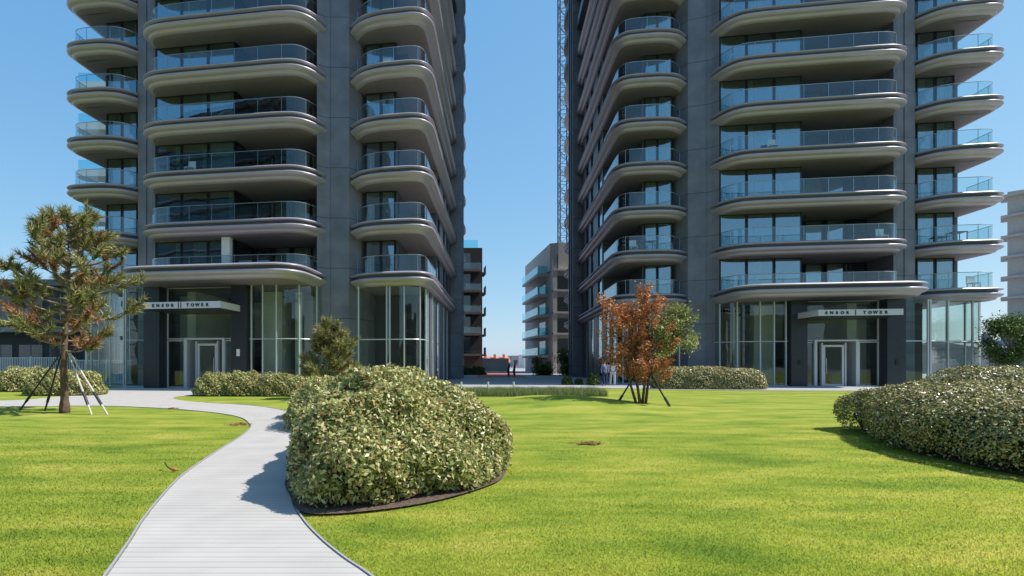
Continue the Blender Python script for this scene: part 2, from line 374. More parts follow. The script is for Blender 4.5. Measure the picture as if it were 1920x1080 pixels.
def frame_mesh(p, q, z0, z1, t=.07, dpt=.10, trans=()):
    m = MB(); P = Vector((p[0], p[1], 0)); Q = Vector((q[0], q[1], 0)); d = (Q-P).normalized()
    nrm = Vector((d.y, -d.x, 0))
    for e, sg in ((P, 1), (Q, -1)):
        c = e+d*sg*t/2
        m.bar((c.x, c.y, z0), (c.x, c.y, z1), t, dpt, up=tuple(nrm)) if False else m.prism([tuple((c+d*i*t/2+nrm*j*dpt/2).xy) for i, j in ((-1,-1),(1,-1),(1,1),(-1,1))], z0, z1)
    a = P+d*t; b = Q-d*t
    for z in [z0+t/2, z1-t/2]+list(trans): m.bar((a.x, a.y, z), (b.x, b.y, z), dpt*.9, t)
    return m.mesh('frame')
def curtain_mesh(p, q, z0, z1, side):
    P = np.array(p); Q = np.array(q); n = 40; s = np.linspace(0, 1, n)[:, None]; L = np.linalg.norm(Q-P); d = (Q-P)/L; nr = np.array([-d[1], d[0]])*side
    line = P+(Q-P)*s+nr*(.22+.05*np.sin(s*L*28)); return strip_mesh('curtain', line, z0+.02, z1-.03, .01)

def tower(sg, s0, t0, z0, near, top_k, storeys, label, roof):
    root = empty('apartment_tower', (s0*math.cos(TILT)+t0*math.sin(TILT), -s0*math.sin(TILT)+t0*math.cos(TILT), 0), -TILT)
    tag(root, label, 'apartment tower', 'apartment towers with rounded balconies')
    X = lambda p: (sg*p[0], p[1])
    W = 25.2; ztop = z0+roof*H
    lst = lambda L: [X(p) for p in L]
    rnd = random.Random(5 if sg > 0 else 9)
    main = spline(lst([(6.75, 2.75), (6.85, 1.9), (7.25, .9), (8.0, .22), (9.2, .02), (11, 0), (14, 0), (16.4, .02), (17.6, .15), (18.4, .6), (18.8, 1.4), (18.9, 2.75)]), 5)
    inner = spline(lst([(5.55, 2.95), (5.2, 2.4), (4.4, 1.7), (3.3, 1.36), (2.2, 1.3), (1.1, 1.33), (.45, 1.62), (.05, 2.3), (-.04, 3.4), (-.04, 5), (-.04, 9), (-.04, 14), (-.04, 20.2)]), 5)
    outer = spline(lst([(20.0, 2.95), (20.3, 2.4), (21.0, 1.7), (22.0, 1.36), (23.1, 1.3), (24.1, 1.33), (24.8, 1.6), (25.2, 2.2), (25.24, 3.4), (25.24, 5), (25.24, 9), (25.24, 14), (25.24, 20.2)]), 5)
    fari = spline(lst([(1.2, 24.2), (.5, 25.0), (-.15, 26.4), (-.3, 28), (-.25, 30), (0.4, 31.6), (1.5, 32.4), (4, 32.6)]), 4)
    canopy = spline(lst([(6.75, 3.0), (6.75, 1.5), (6.78, -.4), (7.0, -1.6), (7.8, -2.4), (9.2, -2.6), (12, -2.62), (15, -2.62), (16.9, -2.5), (17.9, -1.9), (18.35, -.8), (18.4, 1.0), (18.3, 2.9)]), 5)
    back_m = lst([(18.9, 9), (6.75, 9)]); back_i = lst([(5.55, 20.2), (5.55, 5)]); back_o = lst([(20.0, 20.2), (20.0, 5)])
    back_f = lst([(4, 24.2)])
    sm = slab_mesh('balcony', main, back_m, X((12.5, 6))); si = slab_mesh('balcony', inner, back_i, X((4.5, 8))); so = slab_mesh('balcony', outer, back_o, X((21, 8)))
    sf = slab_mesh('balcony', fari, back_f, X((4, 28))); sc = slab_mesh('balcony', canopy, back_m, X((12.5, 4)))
    # balustrade lines
    def bal(line, centre, cut=None):
        P = offset(line, .52, centre)
        if cut is not None: P = P[P[:, 1] < cut]
        P = resample(P, .25)[1:-1]
        gl = strip_mesh('balustrade', P, .03, 1.05); rl = MB().tube([(p[0], p[1], 1.07) for p in P], .022, 6)
        P2 = resample(P, 1.5)
        for p in (P2 if len(P2) < 40 else P2[:8]):
            rl.box(p[0]-.012, p[0]+.012, p[1]-.012, p[1]+.012, .05, 1.06)
        return gl, rl.mesh('handrail')
    bm_ = bal(main, X((12.5, 6))); bi = bal(inner, X((4.5, 8)), 8.8); bo = bal(outer, X((21, 8)), 4.9); bf = bal(fari, X((4, 28)))
    def put(name, me, m, z, parent=root): return link(name, me, m, parent, (0, 0, z))
    for k in range(top_k+1):
        z = z0+k*H
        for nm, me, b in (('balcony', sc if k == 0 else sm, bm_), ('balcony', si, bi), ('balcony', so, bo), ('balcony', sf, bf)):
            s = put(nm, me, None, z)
            if k == 0 and me is sc: s.name = 'canopy_roof'
            put('balustrade', b[0], M['bglass'], 0, s); put('handrail', b[1], M['rail'], 0, s)
    # piers
    def pier(poly, m=M['pier'], z1=None, nm='pier'): return MB().prism(lst(poly), 0, z1 or ztop).build(nm, m, root)
    pier([(4.6, 6), (4.6, 4.2), (4.85, 3.3), (5.4, 2.5), (6.55, 2.3), (6.55, 6)])
    pier([(6.553, 6), (6.553, 2.36), (6.9, 2.2), (7.28, 1.8), (7.28, 6)])
    pier([(18.42, 6), (18.42, 1.8), (18.9, 2.2), (19.397, 2.3), (19.397, 6)])
    pier([(19.4, 6), (19.4, 2.25), (20.2, 2.5), (20.7, 3.35), (20.9, 4.2), (20.9, 6)])
    sp = MB(); sp.prism(lst([(-.25, 20.25), (1.6, 20.25), (1.6, 24.0), (-.25, 24.0)]), 0, ztop)
    for y in (20.3, 22.0, 23.7): sp.prism(lst([(-.45, y), (-.253, y), (-.253, y+.22), (-.45, y+.22)]), 0, ztop)
    sp.build('side_pier', M['pier'], root)
    pier([(25.0, 20.25), (25.4, 20.25), (25.4, 24), (25.0, 24)], nm='side_pier')
    # walls between side windows, inner side
    bands = [(8.9, .35), (11.1, 2.3), (14.8, 1.3), (17.7, 2.5)]
    wall = MB()
    for y, d in bands: wall.prism(lst([(.55, y), (.8, y), (.8, y+d), (.55, y+d)]), 0, ztop)
    wall.prism(lst([(.8, 8.9), (4.6, 8.9), (4.6, 9.1), (.8, 9.1)]), z0, ztop)
    wall.prism(lst([(2.45, 3.5), (2.55, 3.5), (2.55, 8.9), (2.45, 8.9)]), z0, ztop)
    wall.build('side_wall', M['sidewall'], root)
    ow = MB().prism(lst([(23.35, 5.0), (24.7, 5.0), (24.7, 24), (24.5, 24), (24.5, 5.2), (23.35, 5.2)]), z0, ztop)
    ow.build('side_wall', M['sidewall'], root)
    # core
    core = MB(); core.prism(lst([(2.6, 9.6), (22.5, 9.6), (22.5, 33), (2.6, 33)]), 0, ztop); core.build('core_wall', M['room'], root)
    # windows per storey
    wins = []
    n0, n1 = near; yn, yd = 1.85, 4.5
    for i in range(3):
        a = n0+(n1-n0)*i/3; b = n0+(n1-n0)*(i+1)/3; wins.append(('window', (a+.02, yn), (b-.02, yn), .45 if sg < 0 else .2))
    d0, d1 = (7.3, n0) if n0 > 10 else (n1, 18.5)
    if n0 > 10: ret = n0
    else: ret = n1
    edges = np.linspace(d0, d1, 5)
    for i in range(4): wins.append(('window', (edges[i]+.12, yd), (edges[i+1]-.12, yd), .35))
    wins.append(('window', (ret, yn+.1), (ret, yd-.05), 0))
    wins += [('balcony_door', (4.55, 3.45), (3.55, 3.45), .5), ('balcony_door', (3.5, 3.45), (2.6, 3.45), .5)]
    wins += [('balcony_door', (20.95, 3.45), (22.1, 3.45), .5), ('balcony_door', (22.14, 3.45), (23.3, 3.45), .5), ('balcony_door', (23.3, 3.55), (23.3, 5.0), 0)]
    wins += [('side_window', (.66, 9.26), (.66, 11.09), 0), ('side_window', (.66, 13.41), (.66, 14.79), 0), ('side_window', (.66, 16.11), (.66, 17.69), 0)]
    zt = H-.85
    for nm, p, q, pc in wins:
        p, q = X(p), X(q)
        pm, fm = pane_mesh(p, q, .03, zt), frame_mesh(p, q, .03, zt)
        cms = [curtain_mesh(p, (p[0]+(q[0]-p[0])*fr, p[1]+(q[1]-p[1])*fr), .03, zt, 1 if p[0] < q[0] else -1) for fr in (.3, .62, .98)] if pc else None
        for k in range(top_k+1):
            o = put(nm, pm, M['glass'], z0+k*H); put('frame', fm, M['frame'], 0, o)
            if pc and rnd.random() < pc: put('curtain', rnd.choice(cms), M['curtain'], 0, o)
    # storeys above the picture
    up = MB()
    for k in range(top_k+1, roof):
        z = z0+k*H
        for ln, bk in ((main, back_m), (inner, back_i), (outer, back_o), (fari, back_f)):
            up.prism([tuple(p) for p in ln[::2]]+bk, z-.9, z)
    up.prism(lst([(.9, 9.2), (24.4, 9.2), (24.4, 32), (.9, 32)]), z0+(top_k+1)*H, ztop+1)
    up.prism(lst([(7.45, 5.3), (18.5, 5.3), (18.5, 9.1), (7.45, 9.1)]), z0+(top_k+1)*H, ztop+1)
    uo = up.build('upper_storeys', M['sidewall'], root)
    # ---- ground floor
    zc = z0-.85; T = 3.05
    fr_pts = [lst([(6.95, 2.9), (7.15, 1.7), (7.7, .85), (8.5, .42), (9.3, .3)]), lst([(9.3, .3), (11.05, .3)]), lst([(17.97, .9), (20.0, .9)])]
    def curved_glass(pts, nm='lobby_window', mull=None, dark=False):
        P = spline(pts, 5) if len(pts) > 2 else pts
        P = resample(P, .15)
        o = link(nm, strip_mesh('lobby_pane', P, .02, zc+.05, .03), M['lglass'], root)
        fm = MB(); off = -1
        for z in (T, .06): fm.tube([(p[0], p[1], z) for p in P], .035, 4)
        for f in (mull or (0, 1)):
            i = min(len(P)-1, int(f*(len(P)-1))); p = P[i]; fm.box(p[0]-.035, p[0]+.035, p[1]-.06, p[1]+.06, 0, zc+.03)
        fm.build('mullion', M['silver'], o)
    curved_glass(fr_pts[0], mull=(.02, .35, .68)); curved_glass(fr_pts[1], mull=(.02, .5, .98)); curved_glass(fr_pts[2], mull=(.02, .98))
    curved_glass(lst([(20.0, .9), (21.0, 1.5), (22.4, 2.1), (23.3, 2.2), (24.1, 2.4), (24.5, 3.2), (24.55, 4.2)]), mull=(0, .33, .6, .8, 1))
    curved_glass(lst([(24.55, 4.25), (24.55, 9.5)]), mull=(.3, .6, .98))
    curved_glass(lst([(4.65, 2.05), (2.7, 2.05)]), mull=(.02, .98)); curved_glass(lst([(2.65, 2.05), (1.5, 2.05), (.95, 2.25), (.65, 2.8), (.58, 3.6)]), mull=(.0, .3, .62, .98))
    for a, b in ((3.7, 4.9), (6.2, 7.4), (9.26, 11.09), (13.41, 14.79), (16.11, 17.69)): curved_glass(lst([(.62, a), (.62, b)]), mull=(.02, .98))
    sw = MB()
    for a, b in ((5.0, 6.1), (7.5, 9.2)): sw.prism(lst([(.55, a), (.8, a), (.8, b), (.55, b)]), 0, zc+.02)
    sw.build('side_wall', M['sidewall'], root)
    for a, b in ((11.1, 12.1), (16.87, 17.95)):
        po = MB().prism(lst([(a, .0), (b, .0), (b, 1.1), (a, 1.1)]), 0, zc+.02).build('pillar', M['pierdark'], root)
        c = (a+b)/2
        if sg < 0 and a < 12: MB().prism(lst([(c-.09, -.09), (c+.09, -.09), (c+.09, -.003), (c-.09, -.003)]), 2.0, 2.42).build('wall_lamp', M['white'], po)
        if sg > 0: MB().prism(lst([(c-.09, -.04), (c+.09, -.04), (c+.09, -.003), (c-.09, -.003)]), 1.45, 1.8).build('intercom', M['frame'], po)
    # entrance glass wall and doors, y = .8
    ye = .8
    def flat(nm, a, b, z0_, z1_, m, fm_, t=.06):
        o = link(nm, pane_mesh(X((a, ye)), X((b, ye)), z0_, z1_), m, root)
        link('frame', frame_mesh(X((a, ye)), X((b, ye)), z0_, z1_, t, .12), fm_, o); return o
    flat('lobby_window', 12.12, 16.85, T+.03, zc+.03, M['lglass'], M['silver'])
    flat('lobby_window', 15.64, 16.85, .02, T-.03, M['lglass'], M['silver'])
    flat('lobby_window', 12.12, 12.9, .02, T-.03, M['lglass'], M['silver'])
    d = flat('entrance_door', 13.45, 14.75, .02, T-.25, M['lglass'], M['silver'], .13)
    for a in (13.62,): MB().tube([(*X((a, ye-.12)), .8), (*X((a, ye-.12)), 1.9)], .02, 6).build('door_handle', M['silver'], d)
    po = MB(); 
    for a in (12.95, 15.5): po.prism(lst([(a-.09, ye-.16), (a+.09, ye-.16), (a+.09, ye+.9), (a-.09, ye+.9)]), 0, T)
    po.prism(lst([(12.86, ye-.18), (15.59, ye-.18), (15.59, ye+.9), (12.86, ye+.9)]), T-.003, T+.1)
    for a in (13.38, 14.82): po.prism(lst([(a-.04, ye-.1), (a+.04, ye-.1), (a+.04, ye+.1), (a-.04, ye+.1)]), 0, T-.1)
    po.build('door_frame', M['silver'], root)
    # lobby interior
    it = MB(); it.prism(lst([(4.7, 8.8), (22.5, 8.8), (22.5, 9.0), (4.7, 9.0)]), .1, zc)
    it.prism(lst([(15.9, 2.4), (16.5, 2.4), (16.5, 8.7), (15.9, 8.7)]), .8, zc); it.prism(lst([(10.2, 3.2), (11.6, 3.2), (11.6, 5.8), (10.2, 5.8)]), .1, zc-.01)
    it.prism(lst([(8.9, 3.5), (9.4, 3.5), (9.4, 3.8), (8.9, 3.8)]), .1, zc-.01)
    it.prism(lst([(19.2, 6.2), (20.4, 6.2), (20.4, 6.5), (19.2, 6.5)]), .1, zc-.01)
    it.prism(lst([(16.1, 4.5), (18.6, 4.5), (18.6, 4.7), (16.1, 4.7)]), .1, zc-.01)
    it.build('lobby_wall', M['lobby'], root)
    dk = MB(); dk.prism(lst([(12.6, 8.0), (15.2, 8.0), (15.2, 8.7), (12.6, 8.7)]), .11, 3.4); dk.prism(lst([(1.6, 6.2), (4.6, 6.2), (4.6, 6.4), (1.6, 6.4)]), .1, zc-.02)
    dk.prism(lst([(20.3, 3.4), (21.3, 3.4), (21.3, 3.9), (20.3, 3.9)]), .1, zc-.02); dk.prism(lst([(23.4, 7.6), (23.9, 7.6), (23.9, 8.1), (23.4, 8.1)]), .1, zc-.02); dk.prism(lst([(19.6, 6.8), (23.4, 6.8), (23.4, 7.0), (19.6, 7.0)]), .1, 2.4)
    dk.build('lobby_panel', M['lobbydark'], root)
    lf = MB().prism(lst([(.9, 2.6), (24.3, 2.6), (24.3, 9.5), (.9, 9.5)]), .0, .03); lf.prism(lst([(7.4, .5), (18, 1.0), (18, 2.59), (7.4, 2.59)]), 0, .03)
    lf.build('lobby_floor', mat('lobby_floor', (.25, .25, .24), .3), root)
    # entrance canopy with the tower's name
    cy0, cy1 = -2.3, .7; ct, cb = (5.08, 4.70) if sg < 0 else (4.92, 4.54)
    cp = MB().prism(lst([(11.5, cy0), (16.25, cy0), (16.25, cy1), (11.5, cy1)]), cb, ct).build('entrance_sign', M['sign'], root)
    MB().prism(lst([(11.54, cy0+.04), (16.21, cy0+.04), (16.21, cy1), (11.54, cy1)]), cb-.06, cb-.002).build('sign_underside', M['frame'], cp)
    def word(txt, xc, size, zc_, bold=.012):
        cu = bpy.data.curves.new('lettering', 'FONT'); cu.body = txt; cu.size = size; cu.align_x = 'CENTER'; cu.extrude = .012; cu.offset = bold; cu.space_character = 1.85
        for q, chx in enumerate(txt):
            cu.body = chx; cu.space_character = 1
            ob = bpy.data.objects.new('tmp', cu); C.objects.link(ob); bpy.context.view_layer.update()
            me = bpy.data.meshes.new_from_object(ob.evaluated_get(bpy.context.evaluated_depsgraph_get())); bpy.data.objects.remove(ob)
            me.transform(Matrix.Translation((xc+(q-(len(txt)-1)/2)*.30, cy0-.016, zc_)) @ Matrix.Rotation(R(90), 4, 'X')); me.materials.clear()
            link('letter', me, M['letter'], cp)
    mid = sg*(14.03 if sg < 0 else 13.55)
    zt_ = cb+.10
    word('ENSOR', mid-1.0, .24, zt_); word('TOWER', mid+1.15, .24, zt_)
    bars = (-.075, .075) if sg < 0 else (0,)
    for b_ in bars: MB().box(mid+b_-.022+.05, mid+b_+.022+.05, cy0-.02, cy0-.002, cb+.03, ct-.03).build('letter', M['letter'], cp)
    if sg < 0: MB().prism(lst([(12.7, .95), (13.25, .95), (13.25, 1.3), (12.7, 1.3)]), z0+.032, z0+H-.86).build('column', M['white'] , root)
    # pendant lights in the lobby
    for (px, py, dz) in ((8.6, 2.2, .45), (9.0, 2.6, .7), (9.3, 2.0, .6), (9.7, 2.4, .5), (14.0, 3.4, .5)):
        pl = MB().tube([(*X((px, py)), zc), (*X((px, py)), zc-dz)], .012, 5)
        pl.tube([(*X((px, py)), zc-dz+.1-i*.05) for i in range(5)], [.03, .09, .12, .09, .02], 8); pl.build('pendant_lamp', M['frame'], root)
    return root
ZL, ZR = 7.17, 6.62
TL = tower(-1, -4.1, 29.9, ZL, (12.8, 18.4), 8, None, 'grey tower with rounded balconies rising behind the pine tree and the big foreground bush', 19)
TR = tower(+1, 8.3, 38.6, ZR, (7.3, 12.7), 9, None, 'grey tower with rounded balconies behind the rust brown tree, with sky on its right', 21)

# ------------------------------------------------------------------ foliage
def leaf_cloud(name, P, N, size, mat_, parent=None, aspect=.45, spread=.8, flip=0.0):
    n = len(P); N = N+rng.normal(0, spread, (n, 3)); N /= np.linalg.norm(N, axis=1, keepdims=True)
    a = rng.normal(0, 1, (n, 3)); U = np.cross(N, a); U /= np.linalg.norm(U, axis=1, keepdims=True); V = np.cross(N, U)
    s = size*(.6+.8*rng.random(n))[:, None]
    v = np.empty((n, 4, 3)); v[:, 0] = P-U*s; v[:, 1] = P-V*s*aspect+N*s*.12; v[:, 2] = P+U*s; v[:, 3] = P+V*s*aspect+N*s*.12
    me = npmesh(name, v.reshape(-1, 3), np.arange(n*4).reshape(n, 4)); return link(name, me, mat_, parent)
def lobes_surface(lobes, n, depth=.25, noise=.10, zmin=.05, pw=2.35):
    """points on the outer surface of a union of superellipsoid lobes (cx,cy,rx,ry,h)"""
    P = []; NN = []
    area = np.array([l[2]*l[3]+l[4]*(l[2]+l[3]) for l in lobes]); area = area/area.sum()
    for (cx, cy, rx, ry, h), a in zip(lobes, area):
        m = int(n*a*1.6); d = rng.normal(0, 1, (m, 3)); d[:, 2] = np.abs(d[:, 2])
        d /= (np.abs(d)**pw).sum(1, keepdims=True)**(1/pw)
        r = 1-depth*rng.random(m)**2.2
        f = noise*(np.sin(d[:, 0]*9+cx*3)*np.cos(d[:, 1]*8+cy)+np.sin(d[:, 2]*11+d[:, 0]*7))*.5+noise*.8*np.sin(d[:, 0]*23+d[:, 2]*19+d[:, 1]*17)*.5
        r = r*(1+f)
        p = np.stack([cx+d[:, 0]*rx*r, cy+d[:, 1]*ry*r, d[:, 2]*h*r], 1)
        nn = np.stack([d[:, 0]/rx, d[:, 1]/ry, d[:, 2]/h], 1); nn /= np.linalg.norm(nn, axis=1, keepdims=True)
        keep = p[:, 2] > zmin
        for l in lobes:
            if l[:2] == (cx, cy): continue
            q = (np.abs((p[:, 0]-l[0])/l[2])**pw+np.abs((p[:, 1]-l[1])/l[3])**pw+np.abs(p[:, 2]/l[4])**pw)
            keep &= q > (1-depth*.8)**pw*.75
        P.append(p[keep]); NN.append(nn[keep])
    P = np.concatenate(P); NN = np.concatenate(NN)
    if len(P) > n:
        i = rng.choice(len(P), n, False); P = P[i]; NN = NN[i]
    return P, NN
M['core'] = mat('shrub_inside', (.020, .028, .010), .95)  # near-black colour stands in for the shade inside the shrubs
M['elea'] = leaf_mat('variegated_leaf', [(0.0, (.08, .105, .025)), (.28, (.20, .24, .06)), (.5, (.48, .49, .17)), (.8, (.78, .74, .38)), (.98, (.48, .28, .12))], .35, .3)
M['elea2'] = leaf_mat('clipped_leaf', [(0.0, (.05, .07, .018)), (.35, (.17, .18, .05)), (.6, (.42, .39, .13)), (.85, (.66, .58, .27)), (.97, (.46, .24, .11))], .35, .05)
def shrub(name, lobes, n, size, m, label, cat='shrub', group=None, noise=.1, depth=.25, z=0.0, pw=2.35, up=.45, spread=.8):
    cx = float(np.mean([l[0] for l in lobes])); cy = float(np.mean([l[1] for l in lobes]))
    root = empty(name, (cx, cy, z)); tag(root, label, cat, group)
    L = [(a-cx, b-cy, c, d, e) for a, b, c, d, e in lobes]
    P, N = lobes_surface(L, n, depth, noise, pw=pw); N = N*(.7+(.45-up))+np.array([0, 0, up])
    leaf_cloud('foliage', P, N, size, m, root, spread=spread)
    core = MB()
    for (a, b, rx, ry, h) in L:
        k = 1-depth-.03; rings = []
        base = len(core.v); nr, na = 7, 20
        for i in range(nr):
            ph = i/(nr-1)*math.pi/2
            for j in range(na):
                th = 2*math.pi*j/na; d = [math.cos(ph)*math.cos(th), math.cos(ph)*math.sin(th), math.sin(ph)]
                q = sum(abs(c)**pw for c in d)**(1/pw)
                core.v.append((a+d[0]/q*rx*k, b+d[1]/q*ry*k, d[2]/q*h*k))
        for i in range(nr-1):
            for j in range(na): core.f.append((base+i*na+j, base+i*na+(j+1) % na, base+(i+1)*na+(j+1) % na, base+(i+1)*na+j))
    core.build('dark_core', M['core'], root); return root  # solid dark core added behind the leaves to stop see-through
def mound(name, plan, centre, Hf, n, size, m, label, cat='shrub', p=3.0, bump=.06, depth=.10, up=.4, spread=.8, aspect=.45):
    root = empty(name, (*centre, 0)); tag(root, label, cat)
    B = np.array(spline(plan+[plan[0]], 8))[:-1]-np.array(centre); th = np.arctan2(B[:, 1], B[:, 0]); rr = np.hypot(B[:, 0], B[:, 1]); o_ = np.argsort(th); th, rr = th[o_], rr[o_]
    def surf(t, ph, k=1.0):
        r = np.interp(t, th, rr, period=2*np.pi); rho = np.cos(ph)**(2/p); zz = np.sin(ph)**(2/p)
        x = np.cos(t)*r*rho; y = np.sin(t)*r*rho; z = zz*Hf(x+centre[0], y+centre[1])
        w_ = bump*(np.sin(x*5.1+y*2.3+z*4)+np.sin(y*6.3-x*3.1+z*5)+.7*np.sin(x*11+z*9)*np.cos(y*10))/2.2
        q = k*(1+w_); lean = 1+.06*np.sin(np.clip(z/1.2, 0, 1)*np.pi)
        return np.stack([x*(k+w_*.7)*lean, y*(k+w_*.7)*lean, z*q], -1)
    m_ = int(n*1.9); t = rng.random(m_)*2*np.pi-np.pi; ph = np.arccos(1-rng.random(m_)*.9999) if False else rng.random(m_)*np.pi/2
    e = 1e-3; P0 = surf(t, ph); du = surf(t+e, ph)-P0; dv = surf(t, np.clip(ph+e, 0, np.pi/2))-P0; N = np.cross(du, dv); a = np.linalg.norm(N, axis=1)+1e-12; N /= a[:, None]
    N[(N*P0).sum(1) < 0] *= -1
    keep = rng.random(m_) < np.clip(a/np.percentile(a, 80), 0, 1); P, N = P0[keep], N[keep]
    P = P-N*(rng.random((len(P), 1))**1.8)*depth*1.4+N*rng.normal(0, .018, (len(P), 1)); ok = P[:, 2] > .05; P, N = P[ok], N[ok]
    if len(P) > n: i_ = rng.choice(len(P), n, False); P, N = P[i_], N[i_]
    leaf_cloud('foliage', P, N*(1-up)+np.array([0, 0, up]), size, m, root, aspect, spread)
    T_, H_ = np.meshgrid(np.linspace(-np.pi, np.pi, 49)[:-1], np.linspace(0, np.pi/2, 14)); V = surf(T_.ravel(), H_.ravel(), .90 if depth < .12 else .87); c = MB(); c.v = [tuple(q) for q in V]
    c.f = [(r_*48+k, r_*48+(k+1) % 48, (r_+1)*48+(k+1) % 48, (r_+1)*48+k) for r_ in range(13) for k in range(48)]; c.build('dark_core', M['core'], root); return root  # opaque core, painted dark as shade in the gaps between leaves
mound('shrub', [(-1.08, 5.60), (-1.48, 6.15), (-1.66, 7.2), (-1.83, 8.5), (-1.9, 9.8), (-1.4, 10.7), (-.4, 10.9), (.55, 10.1), (1.1, 9.0), (1.22, 8.0), (1.0, 7.1), (.42, 6.42), (-.12, 6.0), (-.65, 5.65)], (-.35, 8.1),
      lambda x, y: np.interp(x, [-2, -1.5, -.75, -.1, .12, .35, .75, 1.2], [1.30, 1.42, 1.47, 1.42, 1.27, 1.27, 1.24, 1.18]), 125000, .033, M['elea'],
      'largest cream and green leaved bush, in the foreground beside the bend of the path', bump=.085, depth=.14, p=2.7)
shrub('shrub', [(-2.4, 13.6, .95, 1.8, 1.22), (-3.0, 15.4, .8, 1.1, 1.12)], 26000, .04, M['elea'], 'rounded leafy bush partly hidden behind the big foreground bush at the path edge')
mound('shrub', [(9.75, 11.4), (9.1, 10.5), (8.62, 9.4), (8.42, 8.3), (8.42, 7.3), (8.9, 6.5), (10, 6.1), (13, 6.1), (16, 7.5), (16, 11), (13, 12.5), (10, 12.3)], (11.2, 9.2),
      lambda x, y: 1.21-.09*np.clip((9.0-y)/1.2, 0, 1)-.10*np.exp(-((y-9.0+.25*(x-9))/.35)**2), 130000, .027, M['elea2'],
      'broad clipped bush on the right, dark on its shaded left side', p=4.0, bump=.03, depth=.10, up=.15, spread=.55)
shrub('hedge', [(20.1, 18.6, 1.9, 1.6, 1.48), (22.6, 17.8, 2.2, 1.8, 1.44), (25.4, 17.5, 2.5, 2.0, 1.5)], 50000, .035, M['elea2'], 'low clipped hedge beyond the broad right bush, in front of the corner lobby', 'hedge', noise=.04, depth=.13, pw=2.8, up=.2, spread=.55)
shrub('hedge', [(-10.0, 25.6, 1.0, .85, 1.12), (-8.6, 25.5, 1.1, .8, 1.16), (-7.1, 25.4, 1.1, .8, 1.10), (-6.2, 25.4, .7, .7, 1.0)], 32000, .042, M['elea'], 'long low leafy hedge in front of the left lobby, on a green wedge of lawn', 'hedge')
shrub('hedge', [(-18.2, 26.0, 1.3, .9, 1.28), (-16.9, 26.0, 1.15, .85, 1.2)], 24000, .045, M['elea'], 'leafy hedge directly behind the trunk of the staked pine', 'hedge')
shrub('hedge', [(-22.3, 29.5, 1.9, .9, 1.35), (-25.0, 29.5, 1.6, .9, 1.3)], 20000, .05, M['elea'], 'leafy hedge at the left picture edge below the white railing', 'hedge')
shrub('hedge', [(15.6, 32.2, 1.4, .85, 1.36), (17.3, 31.9, 1.7, .85, 1.38), (18.9, 31.6, 1.7, .85, 1.27)], 34000, .04, M['elea2'], 'clipped hedge in front of the right tower beside the rust brown tree', 'hedge', noise=.03, depth=.12, pw=3.2, up=.2, spread=.55)

# --- trees
def needles(name, tips, m, parent, per=70, length=.26, wid=.018, spread=.9, back=.45):
    V = []
    for (p, d) in tips:
        p = np.array(p); d = np.array(d); d = d/np.linalg.norm(d)
        s = rng.random(per)**.8*back
        c = p-d*s[:, None]
        dr = d*.75+rng.normal(0, spread*.55, (per, 3)); dr /= np.linalg.norm(dr, axis=1, keepdims=True)
        L = length*(.6+.6*rng.random(per))[:, None]
        sd = np.cross(dr, rng.normal(0, 1, (per, 3))); sd /= np.linalg.norm(sd, axis=1, keepdims=True)
        v = np.empty((per, 3, 3)); v[:, 0] = c-sd*wid; v[:, 1] = c+sd*wid; v[:, 2] = c+dr*L; V.append(v)
    v = np.concatenate(V); n = len(v)
    return link(name, npmesh(name, v.reshape(-1, 3), np.arange(n*3).reshape(n, 3)), m, parent)
M['pine'] = leaf_mat('pine_needle', [(0, (.09, .115, .04)), (.5, (.25, .26, .09)), (.8, (.44, .40, .17)), (1, (.52, .40, .20))], .5, .25)
M['pinebrown'] = leaf_mat('brown_needle', [(0, (.22, .09, .035)), (.5, (.36, .17, .08)), (1, (.42, .24, .12))], .6, .15)
M['rust'] = leaf_mat('rust_leaf', [(0, (.26, .085, .03)), (.5, (.52, .19, .065)), (.85, (.62, .28, .11)), (1, (.62, .38, .20))], .6, .2)
M['olive'] = leaf_mat('olive_leaf', [(0, (.12, .14, .05)), (.5, (.30, .33, .11)), (1, (.55, .54, .22))], .5, .25)
M['green'] = leaf_mat('green_leaf', [(0, (.03, .07, .012)), (.5, (.08, .14, .025)), (1, (.17, .24, .06))], .5, .3)
def envr(z, tab): return float(np.interp(z, [t[0] for t in tab], [t[1] for t in tab]))
